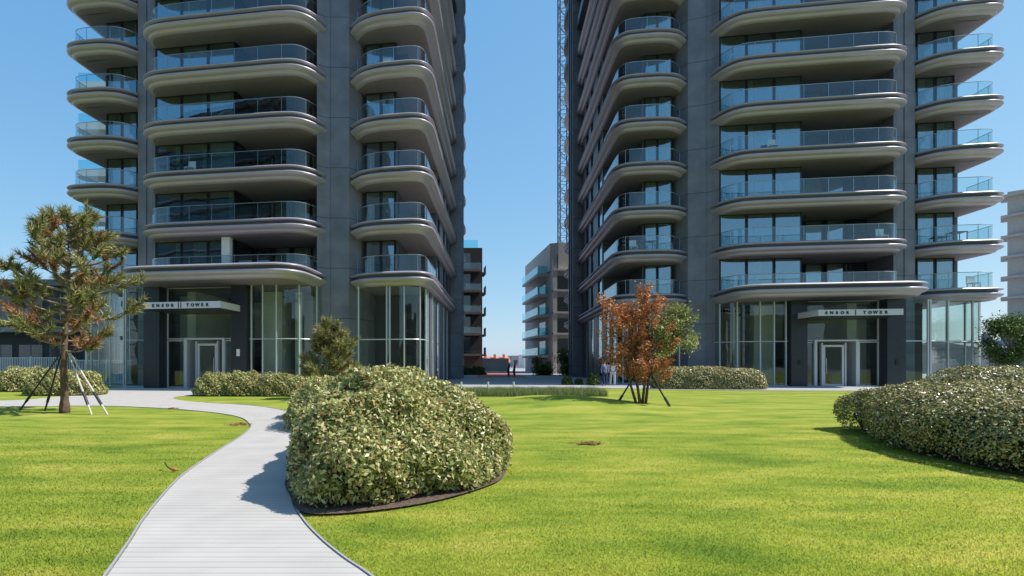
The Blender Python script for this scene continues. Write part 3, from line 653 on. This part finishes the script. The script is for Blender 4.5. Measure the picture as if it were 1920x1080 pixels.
def pine(name, base, trunk, tab, nb, label, brown=.25, per=60, rr=.17, nlen=.26, group=None, seed=1, zb=None, cat='pine tree', sub=6):
    rd = random.Random(seed); root = empty(name, (*base, 0)); tag(root, label, cat, group)
    tk = MB(); zt = trunk[-1][2]; P = spline(trunk, 4); tk.tube(P, [max(.025, rr*(1-p[2]/zt*.92)*(1.25 if p[2] < .4 else 1)) for p in P], 10)
    tr = tk.build('trunk', M['bark'], root, smooth=True)
    PA = np.array(P); br = MB(); tips = []; btips = []
    z0 = zb or tab[0][0]
    for i in range(nb):
        z = z0+(zt-z0)*((i+.5)/nb)**.9*.96; az = i*2.4+rd.uniform(-.4, .4); r = envr(z, tab)*rd.uniform(.62, 1.08)
        c = np.array([np.interp(z, PA[:, 2], PA[:, 0]), np.interp(z, PA[:, 2], PA[:, 1]), z])
        up = .18+.5*(z-z0)/(zt-z0)
        e = c+np.array([math.cos(az)*r, math.sin(az)*r, r*up+rd.uniform(-.15, .2)])
        m_ = (c+e)/2+np.array([0, 0, -.10*r]); pts = spline([tuple(c), tuple(m_), tuple(e)], 4)
        br.tube(pts, [max(.010, .045*(1-k/len(pts))*(r/2+.3)) for k in range(len(pts))], 5)
        dead = rd.random() < brown
        dr = (e-c)/np.linalg.norm(e-c)
        for k in range(sub):
            f = rd.uniform(.38, 1.0); b = c+(e-c)*f+np.array([0, 0, -.05*r]); sd = np.array([rd.gauss(0, .5), rd.gauss(0, .5), rd.uniform(0, .7)])+dr*.5
            tp = b+sd/np.linalg.norm(sd)*rd.uniform(.2, .55)*(.5+r*.35)
            br.tube([tuple(b), tuple(tp)], [.012, .006], 4, cap=False)
            (btips if (dead and rd.random() < .8) or rd.random() < brown*.5 else tips).append((tp+sd/np.linalg.norm(sd)*.12, sd/np.linalg.norm(sd)))
        tips.append((e+dr*.1, dr+np.array([0, 0, .4])))
    tips.append(((PA[-1][0], PA[-1][1], zt+.15), (0, 0, 1)))
    br.build('branch', M['bark2'], root)
    needles('crown', tips, M['pine'], root, per, nlen); 
    if btips: needles('dead_needles', btips, M['pinebrown'], root, per, nlen*.9)
    return root
bx, by = gp(121, 774)
pine('pine_tree', (bx, by), [(0, 0, 0), (.0, 0, .6), (-.02, 0, 1.5), (.05, 0, 3.0), (.14, 0, 4.3), (.12, 0, 5.4), (.10, 0, 6.15)],
     [(1.9, 1.65), (2.6, 1.95), (3.6, 1.85), (4.4, 1.55), (5.0, 1.2), (5.6, .8), (6.3, .3)], 46, 'large staked pine with browning needles on the left lawn', brown=.24, per=80, seed=4, zb=1.9, rr=.13)
pine('pine_tree', (-4.05, 23.0), [(0, 0, 0), (0, 0, 1), (.05, 0, 2.0), (.03, 0, 3.1)], [(.5, 1.15), (1.5, 1.2), (2.3, .75), (3.2, .2)], 34,
     'small bushy pine behind the big bush, against the left tower', brown=.06, per=80, seed=8, zb=.45, rr=.08, nlen=.3, sub=7)

# rust brown multi stemmed tree
bx, by = gp(1203, 769)
def rust_tree():
    rd = random.Random(3); root = empty('dying_tree', (bx, by, float(hz(bx, by)))); tag(root, 'multi stemmed tree with rust brown foliage and one green side, on the right lawn', 'tree')
    st = [((-.18, 0, 0), (-.40, .1, .9), (-.62, .1, 2.1), (-.88, 0, 3.3)), ((-.08, -.05, 0), (-.18, 0, 1.0), (-.25, .1, 2.2), (-.25, .2, 3.05)), ((.05, .05, 0), (.15, 0, 1.0), (.3, -.1, 2.2), (.40, 0, 3.3)),
          ((.14, 0, 0), (.35, .1, 1.1), (.8, .1, 2.2), (1.5, .2, 3.0)), ((0, .1, 0), (-.1, .3, 1.3), (.1, .4, 2.6), (.2, .3, 3.6))]
    tips, gt = [], []
    sm = MB(); br = MB()
    for i, s in enumerate(st):
        P = spline(s, 6); sm = MB().tube(P, [max(.012, .05*(1-.8*k/len(P))) for k in range(len(P))], 7); sm.build('trunk', M['bark'], root, smooth=True)
        for k in range(34):
            f = rd.uniform(.24 if i else .42, 1.0); j = int(f*(len(P)-1)); c = np.array(P[j]); r = rd.uniform(.25, .95)*(1.2-.75*f)
            az = rd.uniform(0, 6.28); e = c+np.array([math.cos(az)*r, math.sin(az)*r, rd.uniform(.0, .3)])
            br.tube([tuple(c), tuple(e)], [.014, .005], 4, cap=False)
            d = (e-c)/np.linalg.norm(e-c)+np.array([0, 0, .9])
            if i == 3 and f > .45: gt.append((e, d))
            else: tips.append((e, d))
    for k in range(18):
        e = np.array([rd.gauss(1.25, .30), rd.gauss(.3, .3), rd.uniform(1.8, 3.3)]); br.tube([(1.1, .2, 2.2), tuple(e)], [.012, .005], 4, cap=False); gt.append((e, np.array([rd.gauss(0, .5), 0, .8])))
    br.build('branch', M['bark2'], root)
    P = np.concatenate([t[0]+(rng.random((70, 1))-.35)*.5*t[1]/np.linalg.norm(t[1])+rng.normal(0, .06, (70, 3)) for t in tips])
    leaf_cloud('crown', P, np.zeros((len(P), 3)), .046, M['rust'], root, .5, 1)
    P = np.concatenate([t[0]+(rng.random((150, 1))-.4)*.4*t[1]/np.linalg.norm(t[1])+rng.normal(0, .09, (150, 3)) for t in gt])
    o = leaf_cloud('crown', P, np.zeros((len(P), 3)), .045, M['olive'], root, .5, 1); o['label'] = 'green part of the crown'
rust_tree()

# stakes
def stake(p, q, m, label, cap=False, r=.028):
    o = empty('tree_stake', (*q[:2], 0)); tag(o, label, 'stake', 'stakes holding the young trees')
    a = Vector(p)-Vector((*q[:2], 0)); 
    MB().tube([tuple(a), (0, 0, 0)], r, 8).build('pole', m, o)
    c = a*.28; MB().tube([tuple(a*.16), tuple(a*.36)], r*1.5, 8).build('strap', M['black'], o)
px, py = gp(121, 774)
for (u, v, h, m, lb) in ((38, 768, 1.75, M['black'], 'black stake leaning out furthest left from the staked pine'), (84, 771, 1.9, M['black'], 'steep black stake just left of the pine trunk'),
                        (172, 778, 1.9, M['stake'], 'pale wooden stake just right of the pine trunk'), (202, 778, 1.9, M['stake'], 'pale wooden stake furthest right of the pine trunk')):
    x, y = gp(u, v); stake((px+(x-px)*.1, py, h), (x, y), m, lb)
px, py = gp(1203, 769)
for (u, v, lb) in ((1153, 764, 'dark stake on the left of the rust brown tree'), (1262, 772, 'dark stake on the right of the rust brown tree')):
    x, y = gp(u, v); stake((px+(x-px)*.35, py, 1.25), (x, y), M['black'], lb)

# ornamental grass strip
def grass_strip():
    n = 9000; x = 1.9+rng.random(n)*6.9; y = 24.6+rng.random(n)*2.2
    cl = (np.sin(x*7)+np.sin(x*3.1+y*4))*.5
    h = .30+.16*rng.random(n)+.06*cl; a = rng.random(n)*6.28; wd = .012
    z = hz(x, y); l = rng.normal(0, .09, (n, 2))
    v = np.empty((n, 3, 3)); v[:, 0] = np.stack([x-np.cos(a)*wd, y-np.sin(a)*wd, z], 1); v[:, 1] = np.stack([x+np.cos(a)*wd, y+np.sin(a)*wd, z], 1); v[:, 2] = np.stack([x+l[:, 0], y+l[:, 1], z+h], 1)
    m = leaf_mat('ornamental_grass', [(0, (.09, .14, .04)), (.6, (.22, .28, .10)), (1, (.40, .42, .22))], .6, .3)
    tag(link('ornamental_grass', npmesh('ornamental_grass', v.reshape(-1, 3), np.arange(n*3).reshape(n, 3)), m), 'tufted strip of taller pale grass along the back of the lawn between the towers', 'grass', kind='stuff')
grass_strip()

# small plants by the right tower
for (x, y, r, h, lb) in ((12.1, 37.0, .55, .8, 'small bright green plant right of the gap, nearest the two people'), (10.4, 37.4, .45, .6, 'small green plant at the corner of the right tower'), (11.3, 37.6, .35, .42, 'lowest green plant between two others by the right tower')):
    shrub('plant', [(x, y, r*.8, r*.8, h)], 1600, .06, M['green'], lb, 'plant', 'plants at the foot of the right tower', noise=.2, depth=.5)
for i, (x, lb) in enumerate(((5.2, 'green shrub at the foot of the dark brown building, furthest left'), (7.2, 'rounder green shrub at the foot of the dark brown building, furthest right'))):
    shrub('plant', [(x, 68.0, 1.1, .7, 1.1)], 2200, .11, M['green'], lb, 'plant', 'shrubs below the dark brown building', noise=.2, depth=.5)

# ------------------------------------------------------------------ background buildings
M['brown'] = mat('brown_brick', (.058, .052, .052), .9, var=.2, vscale=2)
M['cream'] = mat('cream_render', (.44, .41, .38), .8, var=.06)
M['white'] = mat('white_render', (.78, .77, .74), .8, var=.04)
M['greyr'] = mat('grey_render', (.30, .29, .30), .8, var=.1)
M['tile'] = mat('orange_tile', (.62, .19, .09), .8, var=.2, vscale=1)
M['darkb'] = mat('dark_cladding', (.035, .036, .042), .6, var=.2)
M['cyan'] = glass_mat('cyan_glass', (.62, .9, .94), .08)
M['wglass'] = mat('far_window', (.04, .06, .065), .08, 0, 1.0)

def brown_building():
    r = empty('apartment_block', (0, 74, 0)); tag(r, 'dark brown apartment block seen in the gap, next to the left tower', 'building', 'apartment blocks in the gap')
    MB().box(-6, 8.6, 0, 16, 0, 17.8).build('wall', M['brown'], r)
    zs = [14.5, 11.6, 8.55, 5.55, 2.7]
    M['paleband'] = mat('pale_band', (.20, .16, .15), .8)
    for i, z in enumerate(zs):
        s = MB().box(-6, 8.3, -1.1, -.003, z-.15, z+.15).build('balcony', M['paleband'], r)
        MB().box(-6, 8.3, -1.1, -1.07, z+.15, z+1.0).build('balustrade', M['bglass'], s)
        MB().box(8.603, 9.3, 1.5, 4, z-.15, z+.12).build('balcony', M['brown'], r)
        MB().box(9.26, 9.3, 1.5, 4, z+.12, z+1.1).build('balustrade', M['darkb'], r)
    for i, z in enumerate(zs):
        for (a, b) in ((-1.5, 2.6), (3.0, 6.9)):
            w_ = MB().box(a, b, -.06, -.004, z+.3, z+2.5).build('window', M['wglass'], r)
            MB().box((a+b)/2-.04, (a+b)/2+.04, -.09, -.061, z+.3, z+2.5).build('frame', M['darkb'], w_)
        MB().box(8.604, 8.66, 3+(i % 2), 5.4+(i % 2), z+.3, z+2.4).build('window', M['wglass'], r)
    MB().box(5.4, 6.0, -.06, -.004, .3, 2.2).build('window', M['white'], r)
    o = MB().box(-6, 8.0, .2, .23, 17.8, 18.95).build('roof_balustrade', M['cyan'], r)
brown_building()
def cream_building():
    r = empty('apartment_block', (19.2, 77, 0)); tag(r, 'cream apartment block with turquoise glass balconies, next to the right tower', 'building', 'apartment blocks in the gap')
    MB().box(0, 9, 0, 20, 0, 17.0).build('wall', M['greyr'], r)
    MB().prism([(-.2, .5), (.9, -.1), (5.0, -.15), (5.0, 19), (-.2, 19)], 15.2, 19.2).build('penthouse', M['cream'], r)
    fr = MB()
    for z in (15.1, 12.1, 8.9, 5.8, 2.8): fr.box(-.1, 6, -1.0, -.003, z-.12, z+.12)
    fr.box(-.1, .5, -.9, -.003, 0, 15); fr.build('frame', M['cream'], r)
    for z in (14.9, 11.8, 8.7, 5.6, 2.6):
        s = MB().box(-1.7, -.003, 2, 14, z-.2, z+.15).build('balcony', M['cream'], r)
        g_ = MB(); g_.box(-1.72, -1.67, 2, 14, z+.15, z+1.25); g_.box(-1.66, -.01, 2, 2.05, z+.15, z+1.25); g_.build('balustrade', M['cyan'], s)
        for (a, b) in ((.7, 2.3), (2.5, 3.9), (4.1, 5.7)):
            MB().box(a, b, -.05, -.004, z+.3, z+2.5).build('window', M['wglass'], r)
        MB().box(-.05, -.004, 4, 8, z+.3, z+2.4).build('window', M['wglass'], r)
cream_building()
def white_building():
    r = empty('apartment_block', (-47.4, 72, 0)); tag(r, 'white building with glass balustrades glimpsed behind the outer balconies of the left tower', 'building')
    MB().box(2.5, 26, 2.5, 20, 0, 38).build('wall', M['greyr'], r)
    for z in (40.2, 34.6, 28.2, 21.9, 15.6, 9.4):
        s = MB().prism([(.3, 0), (26, 0), (26, 2.4), (.3, 2.4), (-.2, 1.8), (-.2, .6)], z-1, z).build('balcony', M['white'], r)
        MB().box(.2, 26, .2, .25, z, z+1.3).build('balustrade', M['cyan'], s)
        w_ = MB().box(3, 25, 2.4, 2.49, z+.3, z+4.0).build('window', M['wglass'], r)
white_building()
def low_building():
    r = empty('low_building', (-36, 47, 0)); tag(r, 'long low dark building in the shade behind the pine tree', 'building')
    MB().box(-14, 11, 0, 14, 0, 8.4).build('wall', M['darkb'], r)
    MB().prism([(-14.5, -.8), (11.3, -.8), (11.3, 14), (-14.5, 14)], 8.403, 8.95).build('roof', M['pier'], r)
    MB().box(-14.4, 11.3, -1.2, -.003, 4.3, 4.7).build('ledge', M['greyr'], r)
    for z in (.5, 5.0):
        for i in range(9):
            a = -13.5+i*2.7; w_ = MB().box(a, a+2.1, -.05, -.004, z+.1, z+2.7).build('window', M['wglass'], r)
            MB().box(a+1.0, a+1.08, -.09, -.051, z+.1, z+2.7).build('frame', M['greyr'], w_)
low_building()
def railing(x0, y0, x1, y1, label, h=1.7):
    L = math.hypot(x1-x0, y1-y0); r = empty('railing', (x0, y0, 0), math.atan2(y1-y0, x1-x0)); tag(r, label, 'railing', 'white metal railings')
    a = MB().box(0, L, -.02, .02, h-.05, h).box(0, L, -.02, .02, .1, .16); a.build('rail', M['white'], r)
    b = MB(); n = int(L/.16)
    for i in range(n): b.box(i*.16, i*.16+.05, -.015, .015, .16, h-.05)
    b.build('bars', M['white'], r); c = MB()
    for i in range(int(L/3)+1): c.box(i*3, i*3+.08, -.04, .04, 0, h+.08)
    c.build('post', M['white'], r)
railing(-33, 41, -26.0, 39.5, 'sunlit white railing at the left picture edge behind the hedge', 2.0)
railing(-25.9, 39.4, -20.6, 37.6, 'white railing in the shade between the pine and the left lobby', 1.8)
def right_block():
    r = empty('apartment_block', (88.6, 80, 0), R(-48)); tag(r, 'pale apartment block with stepped balconies at the right picture edge', 'building')
    MB().box(.5, 2.4, 0, 5, 0, 27.5).build('wall', M['cream'], r); MB().box(7, 9, 1, 5, 0, 27.5).build('wall', M['cream'], r)
    for i in range(9):
        z = 2.3+i*3.1
        s = MB().prism([(-.2, 0), (1.5, -.8), (20, -1.6), (20, 5), (-.2, 4)], z-.35, z).build('balcony', M['cream'], r)
        gl = MB().bar((2.6, -.8, z+.55), (20, -1.5, z+.55), .04, 1.1); gl.build('balustrade', M['cyan'], s)
        if i % 2: MB().box(3, 20, 3.9, 3.96, z, z+2.6).build('window', M['wglass'], r)
right_block()
def house(x, y, wdt, dpt, h, rh, wall, roof, label, cat='house', group=None):
    r = empty('house', (x, y, 0)); tag(r, label, cat, group)
    wl = MB().box(0, wdt, 0, dpt, 0, h).build('wall', wall, r)
    if rh:
        m = MB(); o_ = .3
        m.v = [(-o_, -o_, h), (wdt+o_, -o_, h), (wdt+o_, dpt+o_, h), (-o_, dpt+o_, h), (-o_, dpt/2, h+rh), (wdt+o_, dpt/2, h+rh)]
        m.f = [(0, 1, 5, 4), (2, 3, 4, 5), (1, 2, 5), (3, 0, 4), (3, 2, 1, 0)]; rf = m.build('roof', roof, r)
        MB().box(wdt*.3, wdt*.3+.8, dpt*.3, dpt*.3+.8, h, h+rh+.9).build('chimney', roof, rf)
    n = max(2, int(wdt/4))
    for i in range(n):
        for z in np.arange(1.2, h-1.6, 3.0): MB().box(wdt*(i+.3)/n, wdt*(i+.3)/n+1.3, -.08, -.004, z, z+1.5).build('window', M['wglass'], r)
    return r
for i, (u0, u1, lb) in enumerate(((905, 922, 'far house with orange tiled roof, nearest the dark brown block'), (923, 939, 'far house with orange tiled roof, middle of the three'), (940, 956, 'far house with orange tiled roof, furthest right of the three'))):
    Y = 190.0; house((u0-CX)/F*Y, Y, (u1-u0)/F*Y, 9, 1.9, 1.9, M['white'] if i else M['cream'], M['tile'], lb, group='far houses with orange roofs')
house((960-CX)/F*200, 200, 5, 10, 4.3, 0, M['greyr'], None, 'far grey box building right of the orange roofed houses', 'building')
house((983-CX)/F*180, 180, 8, 10, 4.4, 0, M['white'], None, 'far white block with square windows, in the middle of the gap', 'building')
house((1005-CX)/F*150, 150, 12, 10, 3.4, 0, M['white'], None, 'low far white building beside the cream apartment block', 'building')
house((1838-CX)/F*70, 70, 16, 12, 3.6, 1.2, M['greyr'], M['greyr'], 'low grey pitched roof building behind the small tree at the right edge', 'building')
# wall and fence in the gap
wl = MB().box(9.0, 16.0, 96, 96.4, 0, 2.4).build('garden_wall', mat('concrete_wall', (.42, .39, .37), .9, var=.15, vscale=.6)); tag(wl, 'pale concrete wall below the orange roofed houses in the gap', 'wall')
for i, x in enumerate((10.0, 10.65)):
    o = MB().tube([(x, 60, 0), (x-.06, 60, .7), (x+.08, 60, 1.5)], [.09, .15, .08], 8).build('sculpture', M['darkb']); tag(o, ('left', 'right')[i]+' one of two slim dark upright figures standing in the gap', 'sculpture', 'dark upright sculptures')
for i, (u, lb) in enumerate(((865, 'pale bollard nearest the left tower'), (915, 'pale bollard in the middle of the gap edge'), (963, 'pale bollard furthest from the left tower'))):
    Y = 33.0; b_ = empty('bollard', ((u-CX)/F*Y, Y, 0)); tag(b_, lb, 'bollard', 'bollards along the pavement'); MB().tube([(0, 0, 0), (0, 0, .42)], .06, 10).build('post', M['silver'], b_); MB().tube([(0, 0, .42), (0, 0, .46)], .075, 10).build('cap', M['frame'], b_)

# neighbours behind the camera, seen only as reflections in the facades
def neighbour(x, y, wx, wy, h, label, m):
    r = empty('apartment_block', (x, y, 0)); tag(r, label, 'building'); MB().box(0, wx, 0, wy, 0, h).build('wall', m, r)
    for z in np.arange(3.2, h, 3.2):
        MB().box(-.3, wx+.3, wy+.003, wy+1.3, z-.3, z).build('balcony', M['greyr'], r); MB().box(.5, wx-.5, wy+.003, wy+.06, z+.4, z+2.6).build('window', M['wglass'], r) if z+2.7 < h else None
neighbour(-98, -62, 60, 18, 62, 'tall dark apartment block mirrored in the windows of the left tower', M['darkb'])
neighbour(-30, -75, 34, 12, 16, 'lower apartment block mirrored in the left lobby glass', M['greyr'])
neighbour(14, -80, 46, 12, 13, 'low wide apartment block mirrored in the right lobby glass', M['brown'])
neighbour(70, -78, 40, 12, 17, 'low apartment block mirrored in the outer windows of the right tower', M['greyr'])
# crane mast
def crane():
    Y = 118.0; r = empty('tower_crane', ((1056.5-CX)/F*Y, Y, 0)); tag(r, 'tall grey lattice crane mast rising beside the right tower', 'crane')
    h = 96; s = 1.0; m = MB(); l = MB()
    for a, b in ((-s, -s), (s, -s), (s, s), (-s, s)): m.box(a-.12, a+.12, b-.12, b+.12, 0, h)
    z = 0; k = 0; st = 2.0
    while z < h-st:
        for (p, q) in (((-s, -s), (s, -s)), ((s, -s), (s, s)), ((s, s), (-s, s)), ((-s, s), (-s, -s))):
            l.bar((*p, z), (*q, z), .09); a_, b_ = (p, q) if k % 2 == 0 else (q, p); l.bar((*a_, z), (*b_, z+st), .09)
        z += st; k += 1
    cm = mat('crane_paint', (.06, .09, .15), .6)
    m.build('mast_chord', cm, r); l.build('lattice', cm, r)
    t = MB()
    for z in (40, 56.5, 73): t.box(s, s+1.8, -.1, .1, z, z+.2).bar((s, 0, z-1.4), (s+1.6, 0, z), .12)
    t.build('tie_bracket', cm, r)
crane()

# trees in the background
def leafy(name, x, y, h, r, label, m, n=9000, size=.12, z0=1.2, seed=2, cat='tree', trunk_r=.1):
    rd = random.Random(seed); root = empty(name, (x, y, 0)); tag(root, label, cat)
    tk = MB().tube([(0, 0, 0), (.1, 0, z0*.6), (-.05, 0, z0), (.15, 0, h*.7)], [trunk_r, trunk_r*.8, trunk_r*.7, trunk_r*.25], 8).build('trunk', M['bark2'], root, smooth=True)
    br = MB(); cl = []
    for i in range(22):
        az = rd.uniform(0, 6.28); zz = rd.uniform(z0, h*.95); rr = r*rd.uniform(.3, 1)*math.sqrt(max(.1, 1-((zz-h*.58)/(h*.5))**2)); e = (math.cos(az)*rr, math.sin(az)*rr, zz)
        br.tube([(0, 0, max(.5, zz*.6)), e], [trunk_r*.3, .01], 4, cap=False); cl.append(e)
    br.build('branch', M['bark2'], root); cl = np.array(cl)
    P = np.repeat(cl, n//len(cl), 0); P = P+rng.normal(0, r*.20, P.shape)
    leaf_cloud('crown', P, np.zeros_like(P)+[0, 0, .4], size, m, root, .5, .8)
leafy('small_tree', (1896-CX)/F*34, 34, 4.5, 1.35, 'small green tree at the right picture edge behind the clipped hedge', M['green'], 14000, .07, 1.6, 5, trunk_r=.13)
leafy('small_tree', 17.8, 62, 3.0, 1.6, 'dark shrubby tree at the foot of the cream apartment block', M['green'], 5000, .12, .4, 6)
leafy('small_tree', 15.2, 66, 2.1, 1.5, 'low dark tree in the gap left of the cream apartment block', M['green'], 4000, .12, .3, 9)

# people
def skin(name, pts, edges, rads, m, parent, lv=2):
    me = bpy.data.meshes.new(name); me.from_pydata(pts, edges, []); me.update(); o = link(name, me, m, parent)
    sm_ = o.modifiers.new('skin', 'SKIN')
    if not me.skin_vertices: 
        bm = bmesh.new(); bm.from_mesh(me); bm.verts.layers.skin.verify(); bm.to_mesh(me); bm.free()
    for v, r_ in zip(me.skin_vertices[0].data, rads):
        v.radius = (r_, r_) if not hasattr(r_, '__len__') else r_
    me.skin_vertices[0].data[0].use_root = True
    s2 = o.modifiers.new('sub', 'SUBSURF'); s2.levels = lv; s2.render_levels = lv; return o
M['skin'] = mat('skin', (.50, .30, .22), .6)
def person(x, y, rz, top, legs, hair, label, reach):
    r = empty('person', (x, y, 0.02), rz); tag(r, label, 'person')
    arm = (-.10, -.42, 1.15) if reach else (-.27, .02, .85)
    pts = [(0, 0, .95), (0, 0, 1.15), (0, 0, 1.40), (0, -.01, 1.52), (0, -.02, 1.62), (0, -.02, 1.72),
           (-.20, 0, 1.42), (-.27, -.02, 1.14), arm, (.20, 0, 1.42), (.27, -.02, 1.14), (.27, .0, .88),
           (-.10, 0, .88), (-.11, -.01, .50), (-.12, .02, .09), (-.12, -.14, .04), (.10, 0, .88), (.13, .04, .50), (.14, .08, .09), (.15, -.08, .04)]
    ed = [(0,1),(1,2),(2,3),(3,4),(4,5),(2,6),(6,7),(7,8),(2,9),(9,10),(10,11),(0,12),(12,13),(13,14),(14,15),(0,16),(16,17),(17,18),(18,19)]
    ra = [.13,.12,.13,.05,.085,.08,.06,.042,.03,.06,.042,.03,.085,.06,.038,.035,.085,.06,.038,.035]
    skin('body', pts, ed, ra, M['skin'], r)
    skin('jacket', [pts[i] for i in (0,1,2,6,7,9,10)]+[tuple(np.array(pts[7])*.3+np.array(arm)*.7), tuple(np.array(pts[10])*.3+np.array(pts[11])*.7)], [(0,1),(1,2),(2,3),(3,4),(2,5),(5,6),(4,7),(6,8)], [.155,.14,.15,.078,.056,.078,.056,.045,.045], top, r)
    skin('trousers', [pts[i] for i in (0,12,13,14,16,17,18)], [(0,1),(1,2),(2,3),(0,4),(4,5),(5,6)], [.145,.10,.076,.058,.10,.076,.058], legs, r)
    skin('hair', [(0, .01, 1.66), (0, 0, 1.74)], [(0, 1)], [.095, .08], hair, r)
person((1134-CX)/F*35.5, 35.5, R(200), mat('blue_grey_jacket', (.14, .18, .32), .8), mat('navy_trousers', (.02, .03, .08), .8), mat('brown_hair', (.12, .06, .03), .7), 'person in blue grey top and navy trousers standing left of the rust brown tree', True)
person((1149-CX)/F*35.8, 35.8, R(150), mat('white_top', (.75, .73, .72), .8), mat('pale_trousers', (.55, .55, .58), .8), mat('red_hair', (.42, .10, .05), .7), 'person in white top half hidden by the rust brown foliage', True)

# small things on the lawn
def hose():
    x, y = gp(322, 885); r = empty('irrigation_hose', (x, y, .02)); tag(r, 'bent dark hose end with orange fitting on the left lawn by the path', 'hose')
    MB().tube(spline([(-.16, .12, .10), (-.09, .05, .05), (0, 0, .015), (.10, -.02, .01)], 5), .009, 6).build('pipe', M['black'], r)
    MB().tube([(.0, 0, .02), (.05, -.01, .02), (.09, -.03, .01)], [.02, .028, .012], 7).build('fitting', mat('orange_plastic', (.55, .17, .05), .6), r)
hose()
def patch(u, v, w_, d_, label):
    x, y = gp(u, v); n = 120; P = rng.normal(0, .4, (n, 3))*np.array([w_, d_, .0])+np.array([0, 0, .03])
    r = empty('dead_leaves', (x, y, float(hz(x, y)))); tag(r, label, 'dead leaves'); leaf_cloud('leaves', P, np.zeros((n, 3))+[0, 0, 1], .035, M['pinebrown'], r, .6, .4)
patch(448, 797, .35, .25, 'brown dead patch beside the tip of the left lawn'); patch(323, 767, .25, .15, 'small orange brown heap at the lawn edge near the left lobby'); patch(1105, 834, .3, .15, 'small brown bare patch in the middle of the right lawn')
def furniture(tower_root, sg, w_, y_, z, label):
    r = empty('balcony_chair'); r.matrix_world = tower_root.matrix_basis @ Matrix.Translation((sg*w_, y_, z+.04))
    tag(r, label, 'chair', 'chairs on the balconies')
    MB().box(-.25, .25, -.25, .25, .38, .44).build('seat', M['white'], r); MB().box(-.25, .25, .24, .29, .445, .95).build('backrest', M['white'], r)
    for i, j in ((-.22, -.22), (.22, -.22), (-.22, .22), (.22, .22)): MB().box(i-.02, i+.02, j-.02, j+.02, 0, .378).build('leg', M['silver'], r)
furniture(TL, -1, 3.0, 2.6, ZL+4*H, 'white chair on an inner corner balcony high on the left tower')
furniture(TR, 1, 1.6, 2.6, ZR+1*H, 'white chair on a low inner corner balcony of the right tower')
furniture(TR, 1, 17.6, 1.6, ZR+1*H, 'white chair at the outer end of a low long balcony on the right tower')
furniture(TR, 1, 24.0, 2.8, ZR, 'white chair on the lowest outer corner balcony of the right tower')

def table(tower_root, sg, w_, y_, z, label):
    r = empty('balcony_table'); r.matrix_world = tower_root.matrix_basis @ Matrix.Translation((sg*w_, y_, z+.04)); tag(r, label, 'table', 'tables on the balconies')
    MB().box(-.45, .45, -.35, .35, .70, .74).build('table_top', M['frame'], r)
    for i, j in ((-.4, -.3), (.4, -.3), (-.4, .3), (.4, .3)): MB().box(i-.02, i+.02, j-.02, j+.02, 0, .698).build('leg', M['frame'], r)
table(TL, -1, 2.0, 2.5, ZL+4*H, 'dark table beside the white chair on an inner corner balcony high on the left tower')
table(TR, 1, 2.6, 2.5, ZR+1*H, 'dark table beside the white chair on a low inner corner balcony of the right tower')
table(TR, 1, 16.4, 1.7, ZR+1*H, 'dark table at the outer end of a low long balcony on the right tower')
table(TR, 1, 22.9, 2.7, ZR+1*H, 'dark table on the second outer corner balcony of the right tower')
furniture(TR, 1, 10.5, 1.1, ZR+3*H, 'white chair by the bright windows in the middle of the right tower')
furniture(TL, -1, 15.5, 1.1, ZL+2*H, 'white chair in front of the dark windows in the middle of the left tower')
